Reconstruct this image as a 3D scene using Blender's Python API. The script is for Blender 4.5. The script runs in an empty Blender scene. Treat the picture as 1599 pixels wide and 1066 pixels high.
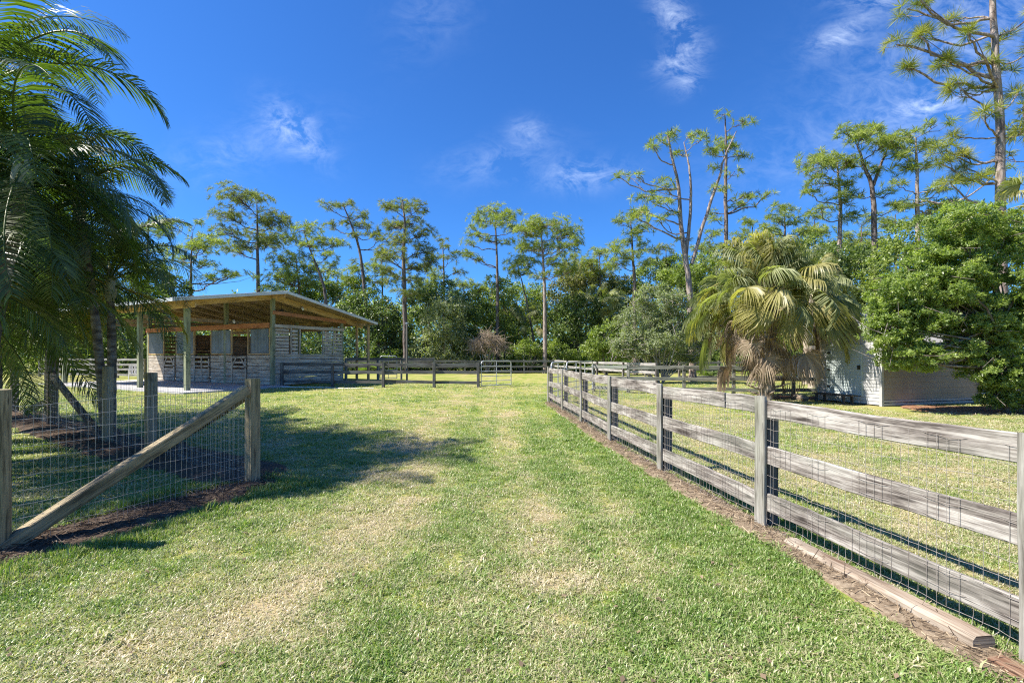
import bpy, math, random
import numpy as np
from mathutils import Vector, Euler

random.seed(7)
RNG = np.random.default_rng(11)
SC = bpy.context.scene
COL = SC.collection
R = math.radians

# ---------------------------------------------------------------- camera, sky, sun, exposure
EYE = 1.65          # camera height
FPX = 760.0         # focal length in pixels of the 1599 px wide photograph
HOR = 555.0         # row of the horizon in the photograph
cam = bpy.data.cameras.new("camera")
cam.sensor_width = 36.0
cam.lens = FPX / 1599 * 36.0
cam.shift_y = (HOR - 533.0) / 1599
cam.clip_start = 0.05
cam.clip_end = 2000
camo = bpy.data.objects.new("camera", cam)
camo.location = (0, 0, EYE)
camo.rotation_euler = (R(90), 0, 0)
COL.objects.link(camo)
SC.camera = camo

SUN_EL = 49.0
SUN_XY = (-0.985, -0.17)
SUN_AZ = math.atan2(SUN_XY[0], SUN_XY[1])
sun = bpy.data.lights.new("sun", "SUN")
sun.energy = 5.0
sun.angle = R(0.53)
sun.color = (1.0, 0.94, 0.84)
suno = bpy.data.objects.new("sun", sun)
sd = Vector((math.sin(SUN_AZ) * math.cos(R(SUN_EL)), math.cos(SUN_AZ) * math.cos(R(SUN_EL)), math.sin(R(SUN_EL))))
suno.rotation_euler = sd.to_track_quat('Z', 'Y').to_euler()
suno.location = (-30, -10, 40)
COL.objects.link(suno)

SC.view_settings.view_transform = 'Standard'
SC.view_settings.look = 'None'
SC.view_settings.gamma = 1.0
SC.view_settings.exposure = 1.17
SC.cycles.use_denoising = False
SC.cycles.use_adaptive_sampling = False
SC.cycles.sample_clamp_indirect = 4.0
SC.cycles.pixel_filter_type = 'BLACKMAN_HARRIS'
SC.cycles.filter_width = 1.15
SC.cycles.max_bounces = 8
SC.cycles.diffuse_bounces = 4
SC.cycles.transmission_bounces = 4
SC.cycles.transparent_max_bounces = 8


class NT:
    """small helper for node trees"""
    def __init__(s, tree):
        s.t = tree; s.n = tree.nodes; s.l = tree.links
        s.n.clear()
    def new(s, typ, ins=None, **kw):
        nd = s.n.new(typ)
        for k, v in kw.items():
            setattr(nd, k, v)
        for k, v in (ins or {}).items():
            s.put(nd, k, v)
        return nd
    def put(s, nd, k, v):
        sock = nd.inputs[k]
        if isinstance(v, bpy.types.NodeSocket):
            s.l.new(v, sock)
        elif hasattr(sock.default_value, '__len__'):
            v = tuple(v)
            sock.default_value = v + (1.0,) if len(v) == 3 and len(sock.default_value) == 4 else v
        else:
            sock.default_value = v
    def math(s, op, a, b=0.0, c=0.0, clamp=False):
        nd = s.new('ShaderNodeMath', {0: a, 1: b, 2: c}, operation=op, use_clamp=clamp)
        return nd.outputs[0]
    def vmath(s, op, a, b=(0, 0, 0)):
        nd = s.new('ShaderNodeVectorMath', {0: a, 1: b}, operation=op)
        return nd.outputs[1] if op in ('DOT_PRODUCT', 'LENGTH', 'DISTANCE') else nd.outputs[0]
    def mix(s, f, a, b, blend='MIX'):
        nd = s.new('ShaderNodeMix', {'Factor': f}, data_type='RGBA', blend_type=blend)
        for i, v in ((6, a), (7, b)):
            s.put(nd, i, v)
        return nd.outputs[2]
    def noise(s, vec, scale, detail=4, rough=0.55, dist=0.0):
        nd = s.new('ShaderNodeTexNoise', {'Scale': scale, 'Detail': detail, 'Roughness': rough, 'Distortion': dist})
        if vec is not None:
            s.l.new(vec, nd.inputs['Vector'])
        return nd.outputs[0]
    def mapping(s, vec, scale=(1, 1, 1), loc=(0, 0, 0)):
        nd = s.new('ShaderNodeMapping', {'Vector': vec, 'Scale': scale, 'Location': loc})
        return nd.outputs[0]
    def ramp(s, f, stops):
        nd = s.new('ShaderNodeValToRGB', {'Fac': f})
        el = nd.color_ramp.elements
        while len(el) < len(stops):
            el.new(0.5)
        for e, (p, c) in zip(el, stops):
            e.position = p
            e.color = tuple(c) + (1.0,) if len(c) == 3 else c
        return nd.outputs[0]
    def rng(s, v, a, b, c, d, clamp=True):
        nd = s.new('ShaderNodeMapRange', {0: v, 1: a, 2: b, 3: c, 4: d}, clamp=clamp)
        return nd.outputs[0]


# world: physical sky with thin cirrus wisps fixed to directions in the sky
world = bpy.data.worlds.new("World")
SC.world = world
world.use_nodes = True
w = NT(world.node_tree)
sky = w.new('ShaderNodeTexSky', sky_type='NISHITA', sun_disc=False, sun_elevation=R(SUN_EL), sun_rotation=SUN_AZ,
            altitude=0, air_density=1.0, dust_density=0.35, ozone_density=3.0)
tint = w.mix(1.0, sky.outputs[0], (0.192, 0.448, 0.80), 'MULTIPLY')
dirv = w.new('ShaderNodeTexCoord').outputs['Generated']
sep = w.new('ShaderNodeSeparateXYZ', {0: dirv})
den = w.math('MAXIMUM', sep.outputs[1], 0.05)
su = w.math('DIVIDE', sep.outputs[0], den)
sv = w.math('DIVIDE', sep.outputs[2], den)
front = w.math('GREATER_THAN', sep.outputs[1], 0.05)
total = None
WISPS = [  # centre (tan azimuth, tan elevation), half sizes, tilt, strength
    (-0.445, 0.460, 0.075, 0.035, -0.75, 0.55), (0.032, 0.460, 0.035, 0.025, 0.0, 0.40), (0.150, 0.370, 0.070, 0.028, 0.1, 0.60),
    (0.330, 0.700, 0.060, 0.030, -0.9, 0.75), (0.345, 0.610, 0.050, 0.028, 0.6, 0.70), (0.365, 0.565, 0.035, 0.022, 0.7, 0.5),
    (0.680, 0.660, 0.070, 0.025, 0.5, 0.60), (0.755, 0.735, 0.090, 0.022, 0.05, 0.55), (0.850, 0.510, 0.110, 0.022, 0.25, 0.60),
    (0.880, 0.610, 0.230, 0.120, 0.35, 0.28), (0.960, 0.690, 0.110, 0.090, 0.3, 0.32), (-0.020, 0.400, 0.12, 0.04, 0.2, 0.22), (-0.55, 0.43, 0.16, 0.05, 0.3, 0.18),
    (-0.16, 0.71, 0.10, 0.07, 0.8, 0.12), (0.70, 0.42, 0.3, 0.08, 0.2, 0.15)]
for (u0, v0, a, b, th, st) in WISPS:
    du = w.math('SUBTRACT', su, u0); dv = w.math('SUBTRACT', sv, v0)
    c, s_ = math.cos(th), math.sin(th)
    p = w.math('ADD', w.math('MULTIPLY', du, c / a), w.math('MULTIPLY', dv, s_ / a))
    q = w.math('SUBTRACT', w.math('MULTIPLY', dv, c / b), w.math('MULTIPLY', du, s_ / b))
    r2 = w.math('ADD', w.math('MULTIPLY', p, p), w.math('MULTIPLY', q, q))
    g = w.math('MULTIPLY', w.math('EXPONENT', w.math('MULTIPLY', r2, -1.0)), st)
    total = g if total is None else w.math('ADD', total, g)
cuv = w.new('ShaderNodeCombineXYZ', {0: su, 1: sv}).outputs[0]
n1 = w.noise(w.mapping(cuv, (9, 15, 1)), 1.0, 9, 0.66, 1.3)
n2 = w.noise(w.mapping(cuv, (38, 64, 1)), 1.0, 8, 0.65, 0.8)
nn = w.math('ADD', w.math('MULTIPLY', n1, 0.75), w.math('MULTIPLY', n2, 0.25))
wis = w.math('MULTIPLY', w.math('MULTIPLY', total, w.rng(nn, 0.42, 0.70, 0.0, 0.85)), front, clamp=True)
cl = w.mix(wis, tint, (4.6, 5.3, 6.4))
bg = w.new('ShaderNodeBackground', {'Color': cl, 'Strength': 0.115})
out = w.new('ShaderNodeOutputWorld', {'Surface': bg.outputs[0]})

# ---------------------------------------------------------------- helpers
OFF = {}


def G(px, py):
    """ground point seen at a pixel of the photograph"""
    d = EYE * FPX / (py - HOR)
    return ((px - 799.5) / FPX * d, d)


def P(px, py, d):
    """point at distance d seen at a pixel of the photograph"""
    return np.array([(px - 799.5) / FPX * d, d, EYE + (HOR - py) / FPX * d])


def tag(o, label=None, cat=None, group=None, kind=None):
    if label: o['label'] = label
    if cat: o['category'] = cat
    if group: o['group'] = group
    if kind: o['kind'] = kind
    return o


def thing(name, label, cat, loc, group=None, rotz=0.0):
    o = bpy.data.objects.new(name, None)
    o.empty_display_size = 0.2
    COL.objects.link(o)
    o.location = loc
    o.rotation_euler = (0, 0, rotz)
    OFF[o.name] = np.array([loc[0], loc[1], loc[2]], float)
    return tag(o, label, cat, group)


def link(name, me, parent=None):
    o = bpy.data.objects.new(name, me)
    COL.objects.link(o)
    if parent is not None:
        o.parent = parent
        OFF[o.name] = OFF[parent.name]
    else:
        OFF[o.name] = np.zeros(3)
    return o


class MB:
    """boxes and beams with bevelled edges, uv along the grain; builds ONE mesh object"""
    def __init__(s):
        s.v = []; s.f = []; s.uv = []
    def ring(s, pts):
        i = len(s.v); s.v += [tuple(p) for p in pts]; return list(range(i, i + len(pts)))
    def face(s, idx, uv):
        s.f.append(idx); s.uv += uv
    def beam(s, p0, p1, wd, ht, up=(0, 0, 1), ch=0.006, n=1, warp=0.0, hvar=0.0, roundness=None):
        p0 = Vector(p0); p1 = Vector(p1)
        x = (p1 - p0); L = x.length
        if L < 1e-6: return
        x = x / L
        u = Vector(up)
        side = u.cross(x)
        if side.length < 1e-4:
            side = Vector((1, 0, 0)).cross(x)
            if side.length < 1e-4: side = Vector((0, 1, 0)).cross(x)
        side.normalize(); u = x.cross(side)
        a, b = wd / 2, ht / 2
        if roundness:
            k = roundness
            sec = [(a * math.cos(2 * math.pi * i / k), b * math.sin(2 * math.pi * i / k)) for i in range(k)]
        else:
            c = min(ch, a * .8, b * .8)
            sec = [(a - c, -b), (a, -b + c), (a, b - c), (a - c, b), (-a + c, b), (-a, b - c), (-a, -b + c), (-a + c, -b)]
        m = len(sec)
        per = [0.0]
        for i in range(m):
            q = sec[(i + 1) % m]; per.append(per[-1] + math.hypot(q[0] - sec[i][0], q[1] - sec[i][1]))
        uo, vo = random.uniform(0, 50), random.uniform(0, 50)
        rings = []
        ph = random.uniform(0, 6)
        for k in range(n + 1):
            t = k / n
            cpt = p0 + x * (L * t)
            e = math.sin(math.pi * t)
            dz = warp * (math.sin(ph + 4.2 * t) * e + random.uniform(-.25, .25) * (0 < k < n))
            dy = warp * .5 * math.sin(ph * 2 + 3.1 * t) * e
            hs = 1 + hvar * random.uniform(-1, 1)
            rings.append(s.ring([cpt + side * (sy + dy) + u * (sz * hs + dz) for sy, sz in sec]))
        for k in range(n):
            u0, u1 = uo + L * k / n, uo + L * (k + 1) / n
            for i in range(m):
                j = (i + 1) % m
                s.face([rings[k][i], rings[k][j], rings[k + 1][j], rings[k + 1][i]],
                       [(u0, vo + per[i]), (u0, vo + per[i + 1]), (u1, vo + per[i + 1]), (u1, vo + per[i])])
        s.face(rings[0][::-1], [(uo + sy * .3, vo + 7 + sz) for sy, sz in sec[::-1]])
        s.face(rings[-1], [(uo + sy * .3, vo + 9 + sz) for sy, sz in sec])
    def box(s, c, size, ch=0.004):
        s.beam((c[0] - size[0] / 2, c[1], c[2]), (c[0] + size[0] / 2, c[1], c[2]), size[1], size[2], ch=ch)
    def tube(s, pts, r, k=8):
        for a, b in zip(pts[:-1], pts[1:]):
            s.beam(a, b, 2 * r, 2 * r, roundness=k)
    def quad(s, a, b, c, d, us=1.0):
        i = s.ring([a, b, c, d])
        L = (Vector(b) - Vector(a)).length; H = (Vector(d) - Vector(a)).length
        o = random.uniform(0, 30)
        s.face(i, [(o, o), (o + L, o), (o + L, o + H), (o, o + H)])
    def build(s, name, mat, parent=None, smooth=False):
        off = OFF[parent.name] if parent is not None else np.zeros(3)
        me = bpy.data.meshes.new(name)
        vs = (np.array(s.v, float) - off).tolist()
        me.from_pydata(vs, [], s.f)
        lay = me.uv_layers.new(name="UVMap")
        lay.data.foreach_set('uv', np.array(s.uv, np.float32).ravel())
        me.materials.append(mat)
        if smooth:
            me.polygons.foreach_set('use_smooth', [True] * len(me.polygons))
        me.update()
        return link(name, me, parent)


class NP:
    """large quad meshes from numpy arrays with a per-vertex 'rnd' attribute"""
    def __init__(s):
        s.v = []; s.f = []; s.r = []; s.k = 0
    def add(s, V, F, r=0.5):
        V = np.asarray(V, np.float32); F = np.asarray(F, np.int32)
        s.v.append(V); s.f.append(F + s.k); s.k += len(V)
        s.r.append(np.broadcast_to(np.asarray(r, np.float32), (len(V),)))
    def scatter(s, TV, TF, pos, rot, scale, rnd, tr=None):
        TV = np.asarray(TV, np.float32); K = len(pos); n = len(TV)
        V = np.einsum('kij,nj->kni', rot, TV) * np.asarray(scale).reshape(K, 1, 1) + np.asarray(pos)[:, None, :]
        F = np.asarray(TF)[None] + (np.arange(K) * n)[:, None, None]
        r = np.repeat(np.asarray(rnd), n)
        if tr is not None: r = np.clip(r + np.tile(tr, K), 0, 1)
        s.add(V.reshape(-1, 3), F.reshape(-1, 4), r)
    def tube(s, pts, rad, k=6, r=0.5):
        pts = np.asarray(pts, float); n = len(pts)
        rad = np.broadcast_to(np.asarray(rad, float), (n,))
        t = np.gradient(pts, axis=0); t /= np.linalg.norm(t, axis=1)[:, None] + 1e-9
        ref = np.array([0.31, 0.17, 0.0]) + 0 * t
        ref[np.abs(t[:, 2]) < .8] = (0, 0, 1.0)
        if np.any(np.abs(t[:, 2]) < .8) and np.any(np.abs(t[:, 2]) >= .8):
            ref[:] = (0.83, 0.41, 0.37)
        a = np.cross(t, ref); a /= np.linalg.norm(a, axis=1)[:, None] + 1e-9
        b = np.cross(t, a)
        an = np.arange(k) * 2 * np.pi / k
        V = pts[:, None] + rad[:, None, None] * (a[:, None] * np.cos(an)[None, :, None] + b[:, None] * np.sin(an)[None, :, None])
        i = np.arange(n - 1)[:, None] * k + np.arange(k)[None]
        j = np.arange(n - 1)[:, None] * k + (np.arange(k)[None] + 1) % k
        F = np.stack([i, j, j + k, i + k], -1).reshape(-1, 4)
        s.add(V.reshape(-1, 3), F, r)
    def mesh(s, name, mat, off=None, smooth=False):
        V = np.concatenate(s.v); F = np.concatenate(s.f); r = np.concatenate(s.r)
        if off is not None: V = V - np.asarray(off, np.float32)
        me = bpy.data.meshes.new(name)
        me.vertices.add(len(V)); me.vertices.foreach_set('co', V.astype(np.float32).ravel())
        me.loops.add(F.size); me.loops.foreach_set('vertex_index', F.astype(np.int32).ravel())
        me.polygons.add(len(F))
        me.polygons.foreach_set('loop_start', np.arange(0, F.size, 4, dtype=np.int32))
        at = me.attributes.new('rnd', 'FLOAT', 'POINT')
        at.data.foreach_set('value', r.astype(np.float32))
        if smooth: me.polygons.foreach_set('use_smooth', np.ones(len(F), bool))
        me.materials.append(mat)
        me.update(calc_edges=True)
        return me
    def build(s, name, mat, parent=None, smooth=False):
        off = OFF[parent.name] if parent is not None else None
        return link(name, s.mesh(name, mat, off, smooth), parent)


def frames(z, spin=None, rng=RNG):
    """rotation matrices whose local Z follows the given directions"""
    z = np.asarray(z, float); z = z / (np.linalg.norm(z, axis=1)[:, None] + 1e-9)
    K = len(z)
    ref = rng.normal(size=(K, 3))
    x = np.cross(ref, z); x /= np.linalg.norm(x, axis=1)[:, None] + 1e-9
    y = np.cross(z, x)
    return np.stack([x, y, z], -1)


def unit(K, rng=RNG):
    v = rng.normal(size=(K, 3)); return v / np.linalg.norm(v, axis=1)[:, None]


def hash2(ix, iy, seed):
    h = (ix * 374761393 + iy * 668265263 + seed * 1442695041) & 0xffffffff
    h = ((h ^ (h >> 13)) * 1274126177) & 0xffffffff
    return ((h ^ (h >> 16)) & 0xffff) / 65535.0


def vnoise(x, y, seed=0, octaves=3):
    x = np.asarray(x, float); y = np.asarray(y, float)
    tot = np.zeros(np.broadcast(x, y).shape); amp = 1.0; s = 0.0
    for o in range(octaves):
        xi = np.floor(x).astype(np.int64); yi = np.floor(y).astype(np.int64)
        fx = x - xi; fy = y - yi
        fx = fx * fx * (3 - 2 * fx); fy = fy * fy * (3 - 2 * fy)
        a = hash2(xi, yi, seed + o); b = hash2(xi + 1, yi, seed + o)
        c = hash2(xi, yi + 1, seed + o); d = hash2(xi + 1, yi + 1, seed + o)
        tot += amp * ((a * (1 - fx) + b * fx) * (1 - fy) + (c * (1 - fx) + d * fx) * fy)
        s += amp; amp *= .5; x = x * 2.03 + 5.1; y = y * 2.03 + 9.7
    return tot / s


def segdist(x, y, pts):
    best = np.full(np.shape(x), 1e9)
    for (ax, ay), (bx, by) in zip(pts[:-1], pts[1:]):
        dx, dy = bx - ax, by - ay
        t = np.clip(((x - ax) * dx + (y - ay) * dy) / (dx * dx + dy * dy), 0, 1)
        best = np.minimum(best, np.hypot(x - ax - t * dx, y - ay - t * dy))
    return best


# ---------------------------------------------------------------- materials
def material(name):
    m = bpy.data.materials.new(name); m.use_nodes = True
    return m, NT(m.node_tree)


def finish(t, color, rough=0.8, bump=None, bstr=0.3, bdist=0.01, metal=0.0, spec=0.3):
    b = t.new('ShaderNodeBsdfPrincipled', {'Base Color': color, 'Roughness': rough, 'Metallic': metal, 'Specular IOR Level': spec})
    if bump is not None:
        bn = t.new('ShaderNodeBump', {'Height': bump, 'Strength': bstr, 'Distance': bdist})
        t.l.new(bn.outputs[0], b.inputs['Normal'])
    t.new('ShaderNodeOutputMaterial', {'Surface': b.outputs[0]})


def wood(name, light, mid, dark, stain=None, stain_amt=0.0, knots=True, bstr=0.5):
    """weathered sawn timber: grain runs along u"""
    m, t = material(name)
    uv = t.new('ShaderNodeUVMap').outputs[0]
    g1 = t.noise(t.mapping(uv, (1.6, 38, 1)), 1.0, 6, 0.65, 0.6)
    g2 = t.noise(t.mapping(uv, (7, 160, 1)), 1.0, 3, 0.6)
    bl = t.noise(t.mapping(uv, (1.3, 5, 1)), 1.0, 5, 0.65)
    v = t.math('ADD', t.math('MULTIPLY', g1, 0.48), t.math('ADD', t.math('MULTIPLY', g2, 0.16), t.math('MULTIPLY', bl, 0.48)))
    col = t.ramp(v, [(0.46, dark), (0.545, mid), (0.65, light)])
    if knots:
        kv = t.new('ShaderNodeTexVoronoi', {'Vector': t.mapping(uv, (1.4, 6.0, 1)), 'Scale': 1.0, 'Randomness': 1.0})
        k = t.rng(kv.outputs['Distance'], 0.05, 0.13, 0.75, 0.0)
        col = t.mix(k, col, tuple(c * .45 for c in dark))
    if stain is not None:
        sn = t.noise(t.mapping(uv, (0.8, 3, 1), (3, 8, 0)), 1.0, 4, 0.6)
        col = t.mix(t.math('MULTIPLY', t.rng(sn, 0.45, 0.7, 0, 1), stain_amt), col, stain)
    ck = t.noise(t.mapping(uv, (2.2, 55, 1), (11, 3, 0)), 1.0, 4, 0.6, 1.2)
    col = t.mix(t.rng(ck, 0.60, 0.68, 0.0, 0.8), col, tuple(c * .35 for c in dark))
    h = t.math('ADD', g1, t.math('MULTIPLY', g2, 0.5))
    finish(t, col, 0.85, h, bstr, 0.006, spec=0.15)
    return m


def simple(name, c1, c2, scale=6.0, rough=0.7, bstr=0.2, metal=0.0, spec=0.3, detail=5):
    m, t = material(name)
    pos = t.new('ShaderNodeTexCoord').outputs['Object']
    n = t.noise(pos, scale, detail, 0.6)
    col = t.ramp(n, [(0.32, c1), (0.68, c2)])
    finish(t, col, rough, n, bstr, 0.01, metal, spec)
    return m


def leaf(name, c_dark, c_mid, c_light, trans=0.35, rough=0.5, tcol=None, spec=0.3, hue_noise=0.35):
    m, t = material(name)
    at = t.new('ShaderNodeAttribute', attribute_name='rnd').outputs['Fac']
    pos = t.new('ShaderNodeNewGeometry').outputs['Position']
    n = t.noise(pos, 0.9, 3, 0.6)
    v = t.math('ADD', t.math('MULTIPLY', at, 1 - hue_noise), t.math('MULTIPLY', n, hue_noise))
    col = t.ramp(v, [(0.15, c_dark), (0.5, c_mid), (0.85, c_light)])
    b = t.new('ShaderNodeBsdfPrincipled', {'Base Color': col, 'Roughness': rough, 'Specular IOR Level': spec})
    tc = t.mix(1.0, col, tcol or (1.5, 1.7, 0.55), 'MULTIPLY')
    tr = t.new('ShaderNodeBsdfTranslucent', {'Color': tc})
    mx = t.new('ShaderNodeMixShader', {0: trans, 1: b.outputs[0], 2: tr.outputs[0]})
    t.new('ShaderNodeOutputMaterial', {'Surface': mx.outputs[0]})
    return m


def bark(name, c1, c2, c3, sx=9.0, sz=2.2, bstr=0.8):
    m, t = material(name)
    pos = t.new('ShaderNodeTexCoord').outputs['Object']
    mp = t.mapping(pos, (sx, sx, sz))
    v = t.new('ShaderNodeTexVoronoi', {'Vector': mp, 'Scale': 1.0}, feature='F1')
    n = t.noise(mp, 1.7, 5, 0.65)
    h = t.math('ADD', t.math('MULTIPLY', v.outputs['Distance'], -0.7), n)
    col = t.ramp(t.math('ADD', h, 0.35), [(0.2, c1), (0.5, c2), (0.8, c3)])
    finish(t, col, 0.9, h, bstr, 0.03, spec=0.1)
    return m


M = {}
M['fence_grey'] = wood('weathered grey boards', (0.44, 0.41, 0.37), (0.20, 0.175, 0.155), (0.045, 0.036, 0.032), (0.19, 0.20, 0.165), 0.45)
M['fence_post'] = wood('weathered post wood', (0.34, 0.325, 0.29), (0.21, 0.195, 0.17), (0.07, 0.06, 0.052), (0.19, 0.21, 0.14), 0.4)
M['fence_dark'] = wood('dark treated post', (0.22, 0.20, 0.18), (0.13, 0.115, 0.105), (0.05, 0.045, 0.04))
M['rail_dark'] = wood('dark stained shade side rails', (0.17, 0.165, 0.16), (0.10, 0.095, 0.09), (0.045, 0.04, 0.04), (0.13, 0.16, 0.14), 0.5)  # dark stain, with the shade side of the rails put into the colour
M['rail_mid'] = wood('paddock rails', (0.32, 0.31, 0.27), (0.19, 0.19, 0.165), (0.07, 0.07, 0.06), (0.17, 0.22, 0.17), 0.5)
M['gate_post'] = wood('brown garden post', (0.38, 0.31, 0.20), (0.25, 0.20, 0.125), (0.09, 0.07, 0.045), (0.20, 0.20, 0.11), 0.45)
M['old_timber'] = wood('rotting landscape timber', (0.40, 0.35, 0.28), (0.24, 0.195, 0.15), (0.075, 0.055, 0.042), (0.22, 0.13, 0.08), 0.5)
M['red_timber'] = wood('reddish rotted timber', (0.30, 0.21, 0.145), (0.17, 0.095, 0.06), (0.06, 0.032, 0.022))
M['barn_tan'] = wood('fresh tan lumber', (0.62, 0.43, 0.23), (0.50, 0.335, 0.165), (0.30, 0.185, 0.085), bstr=0.2)
M['barn_orange'] = wood('orange brown beam', (0.52, 0.24, 0.115), (0.42, 0.18, 0.085), (0.26, 0.10, 0.05), bstr=0.2)
M['barn_green'] = wood('green treated post', (0.33, 0.34, 0.22), (0.23, 0.25, 0.16), (0.12, 0.12, 0.08), bstr=0.2)
M['barn_under'] = wood('roof boards', (0.48, 0.37, 0.26), (0.37, 0.275, 0.19), (0.20, 0.14, 0.09), bstr=0.2)
M['barn_board'] = wood('silvered stall boards', (0.60, 0.54, 0.45), (0.40, 0.35, 0.285), (0.13, 0.10, 0.08), (0.42, 0.30, 0.19), 0.6)
M['barn_side'] = wood('grey stall boards', (0.66, 0.60, 0.52), (0.47, 0.425, 0.36), (0.19, 0.16, 0.13), (0.45, 0.33, 0.22), 0.6)
M['barn_inner'] = wood('brown stall boards', (0.44, 0.29, 0.18), (0.32, 0.20, 0.12), (0.16, 0.10, 0.06))
M['white_rail'] = wood('pale fence boards', (0.40, 0.38, 0.36), (0.29, 0.27, 0.255), (0.13, 0.12, 0.11))
M['wire'] = simple('galvanised wire', (0.30, 0.30, 0.30), (0.46, 0.46, 0.45), 30, 0.45, 0.0, 0.5)
M['wire_rust'] = simple('rusted wire', (0.22, 0.18, 0.155), (0.42, 0.39, 0.36), 20, 0.6, 0.0, 0.3)
M['galv'] = simple('galvanised pipe', (0.40, 0.41, 0.42), (0.60, 0.61, 0.62), 8, 0.42, 0.05, 0.55)
M['roof_metal'] = simple('white roof metal', (0.48, 0.48, 0.475), (0.64, 0.64, 0.63), 1.2, 0.4, 0.02, 0.0)
M['corrug'] = simple('corrugated sheet', (0.15, 0.165, 0.175), (0.24, 0.26, 0.275), 1.5, 0.45, 0.05, 0.35)
M['iron'] = simple('black iron', (0.012, 0.012, 0.013), (0.03, 0.03, 0.03), 20, 0.5, 0.05)
M['plastic'] = simple('white plastic', (0.72, 0.71, 0.68), (0.8, 0.79, 0.77), 5, 0.4, 0.0)
M['concrete'] = simple('concrete', (0.33, 0.32, 0.32), (0.47, 0.46, 0.45), 2.5, 0.85, 0.15, detail=9)
M['siding'] = simple('white siding', (0.35, 0.345, 0.335), (0.44, 0.435, 0.425), 2.0, 0.5, 0.02)
M['siding_tan'] = simple('tan siding', (0.29, 0.245, 0.18), (0.36, 0.305, 0.225), 1.5, 0.6, 0.05)
M['door_blue'] = simple('pale green door paint', (0.33, 0.38, 0.37), (0.40, 0.45, 0.44), 2.0, 0.45, 0.02)
M['shingle'] = simple('grey shingles', (0.22, 0.21, 0.21), (0.38, 0.37, 0.36), 14, 0.9, 0.3)
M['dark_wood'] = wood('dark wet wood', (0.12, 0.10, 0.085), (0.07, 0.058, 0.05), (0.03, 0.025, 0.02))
M['pine_bark'] = bark('pine bark', (0.06, 0.045, 0.038), (0.155, 0.12, 0.105), (0.27, 0.225, 0.20))
M['pine_bark_pale'] = bark('pale pine bark', (0.12, 0.09, 0.075), (0.27, 0.215, 0.185), (0.40, 0.34, 0.30))
M['palm_bark'] = bark('palm bark', (0.07, 0.055, 0.045), (0.18, 0.15, 0.12), (0.30, 0.27, 0.23), 5, 12)
M['boot_bark'] = bark('palm boots', (0.12, 0.09, 0.065), (0.30, 0.24, 0.18), (0.46, 0.40, 0.33), 7, 5)
M['twig'] = bark('bare twigs', (0.20, 0.17, 0.15), (0.36, 0.32, 0.29), (0.52, 0.48, 0.44), 20, 8, 0.2)
M['brown_twig'] = bark('dead brown twigs', (0.24, 0.18, 0.13), (0.40, 0.32, 0.25), (0.54, 0.45, 0.37), 20, 8, 0.2)
M['bark'] = bark('tree bark', (0.08, 0.065, 0.055), (0.19, 0.16, 0.135), (0.32, 0.29, 0.26), 8, 3)
M['crownshaft'] = simple('green grey crownshaft', (0.22, 0.23, 0.15), (0.38, 0.37, 0.27), 4, 0.5, 0.1)

M['needle'] = leaf('pine needles', (0.10, 0.13, 0.035), (0.23, 0.275, 0.075), (0.38, 0.40, 0.13), 0.42, 0.45)
M['needle_dark'] = leaf('dull pine needles', (0.075, 0.095, 0.03), (0.175, 0.20, 0.065), (0.30, 0.305, 0.12), 0.40, 0.5)
M['needle_gold'] = leaf('golden pine needles', (0.10, 0.14, 0.03), (0.25, 0.27, 0.06), (0.44, 0.40, 0.10), 0.4, 0.45)
M['leaf_dark'] = leaf('dark leaves', (0.04, 0.065, 0.02), (0.115, 0.165, 0.045), (0.25, 0.30, 0.10), 0.34, 0.4, spec=0.45)
M['leaf_mid'] = leaf('mid green leaves', (0.07, 0.105, 0.025), (0.19, 0.25, 0.06), (0.35, 0.38, 0.13), 0.42, 0.45, spec=0.4)
M['leaf_olive'] = leaf('olive leaves', (0.08, 0.09, 0.035), (0.21, 0.215, 0.085), (0.36, 0.33, 0.17), 0.4, 0.5)
M['leaf_grey'] = leaf('grey green leaves', (0.085, 0.11, 0.05), (0.235, 0.27, 0.145), (0.42, 0.44, 0.29), 0.4, 0.5)
M['leaf_white'] = leaf('pale flowering leaves', (0.08, 0.105, 0.04), (0.24, 0.27, 0.135), (0.55, 0.55, 0.40), 0.4, 0.5)
M['leaf_right'] = leaf('glossy oak leaves', (0.07, 0.11, 0.026), (0.20, 0.27, 0.07), (0.40, 0.45, 0.15), 0.48, 0.35, spec=0.5)
M['frond'] = leaf('dark feather fronds', (0.028, 0.048, 0.014), (0.075, 0.105, 0.03), (0.17, 0.205, 0.068), 0.36, 0.36, spec=0.42, tcol=(1.7, 2.2, 0.5))
M['frond_yellow'] = leaf('yellowing fronds', (0.12, 0.11, 0.02), (0.30, 0.22, 0.035), (0.45, 0.32, 0.07), 0.5, 0.45)
M['fan'] = leaf('fan palm leaves', (0.08, 0.10, 0.04), (0.225, 0.245, 0.11), (0.46, 0.46, 0.27), 0.4, 0.5, spec=0.3)
M['fan_yellow'] = leaf('yellow green fan leaves', (0.14, 0.135, 0.045), (0.33, 0.30, 0.115), (0.54, 0.47, 0.25), 0.42, 0.4, spec=0.45)
M['fan_dead'] = leaf('dead fan leaves', (0.15, 0.11, 0.075), (0.32, 0.255, 0.18), (0.50, 0.42, 0.32), 0.25, 0.7, tcol=(1.2, 1.0, 0.8))
M['palmetto'] = leaf('palmetto leaves', (0.05, 0.09, 0.025), (0.11, 0.165, 0.05), (0.20, 0.25, 0.09), 0.35, 0.4)

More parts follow.
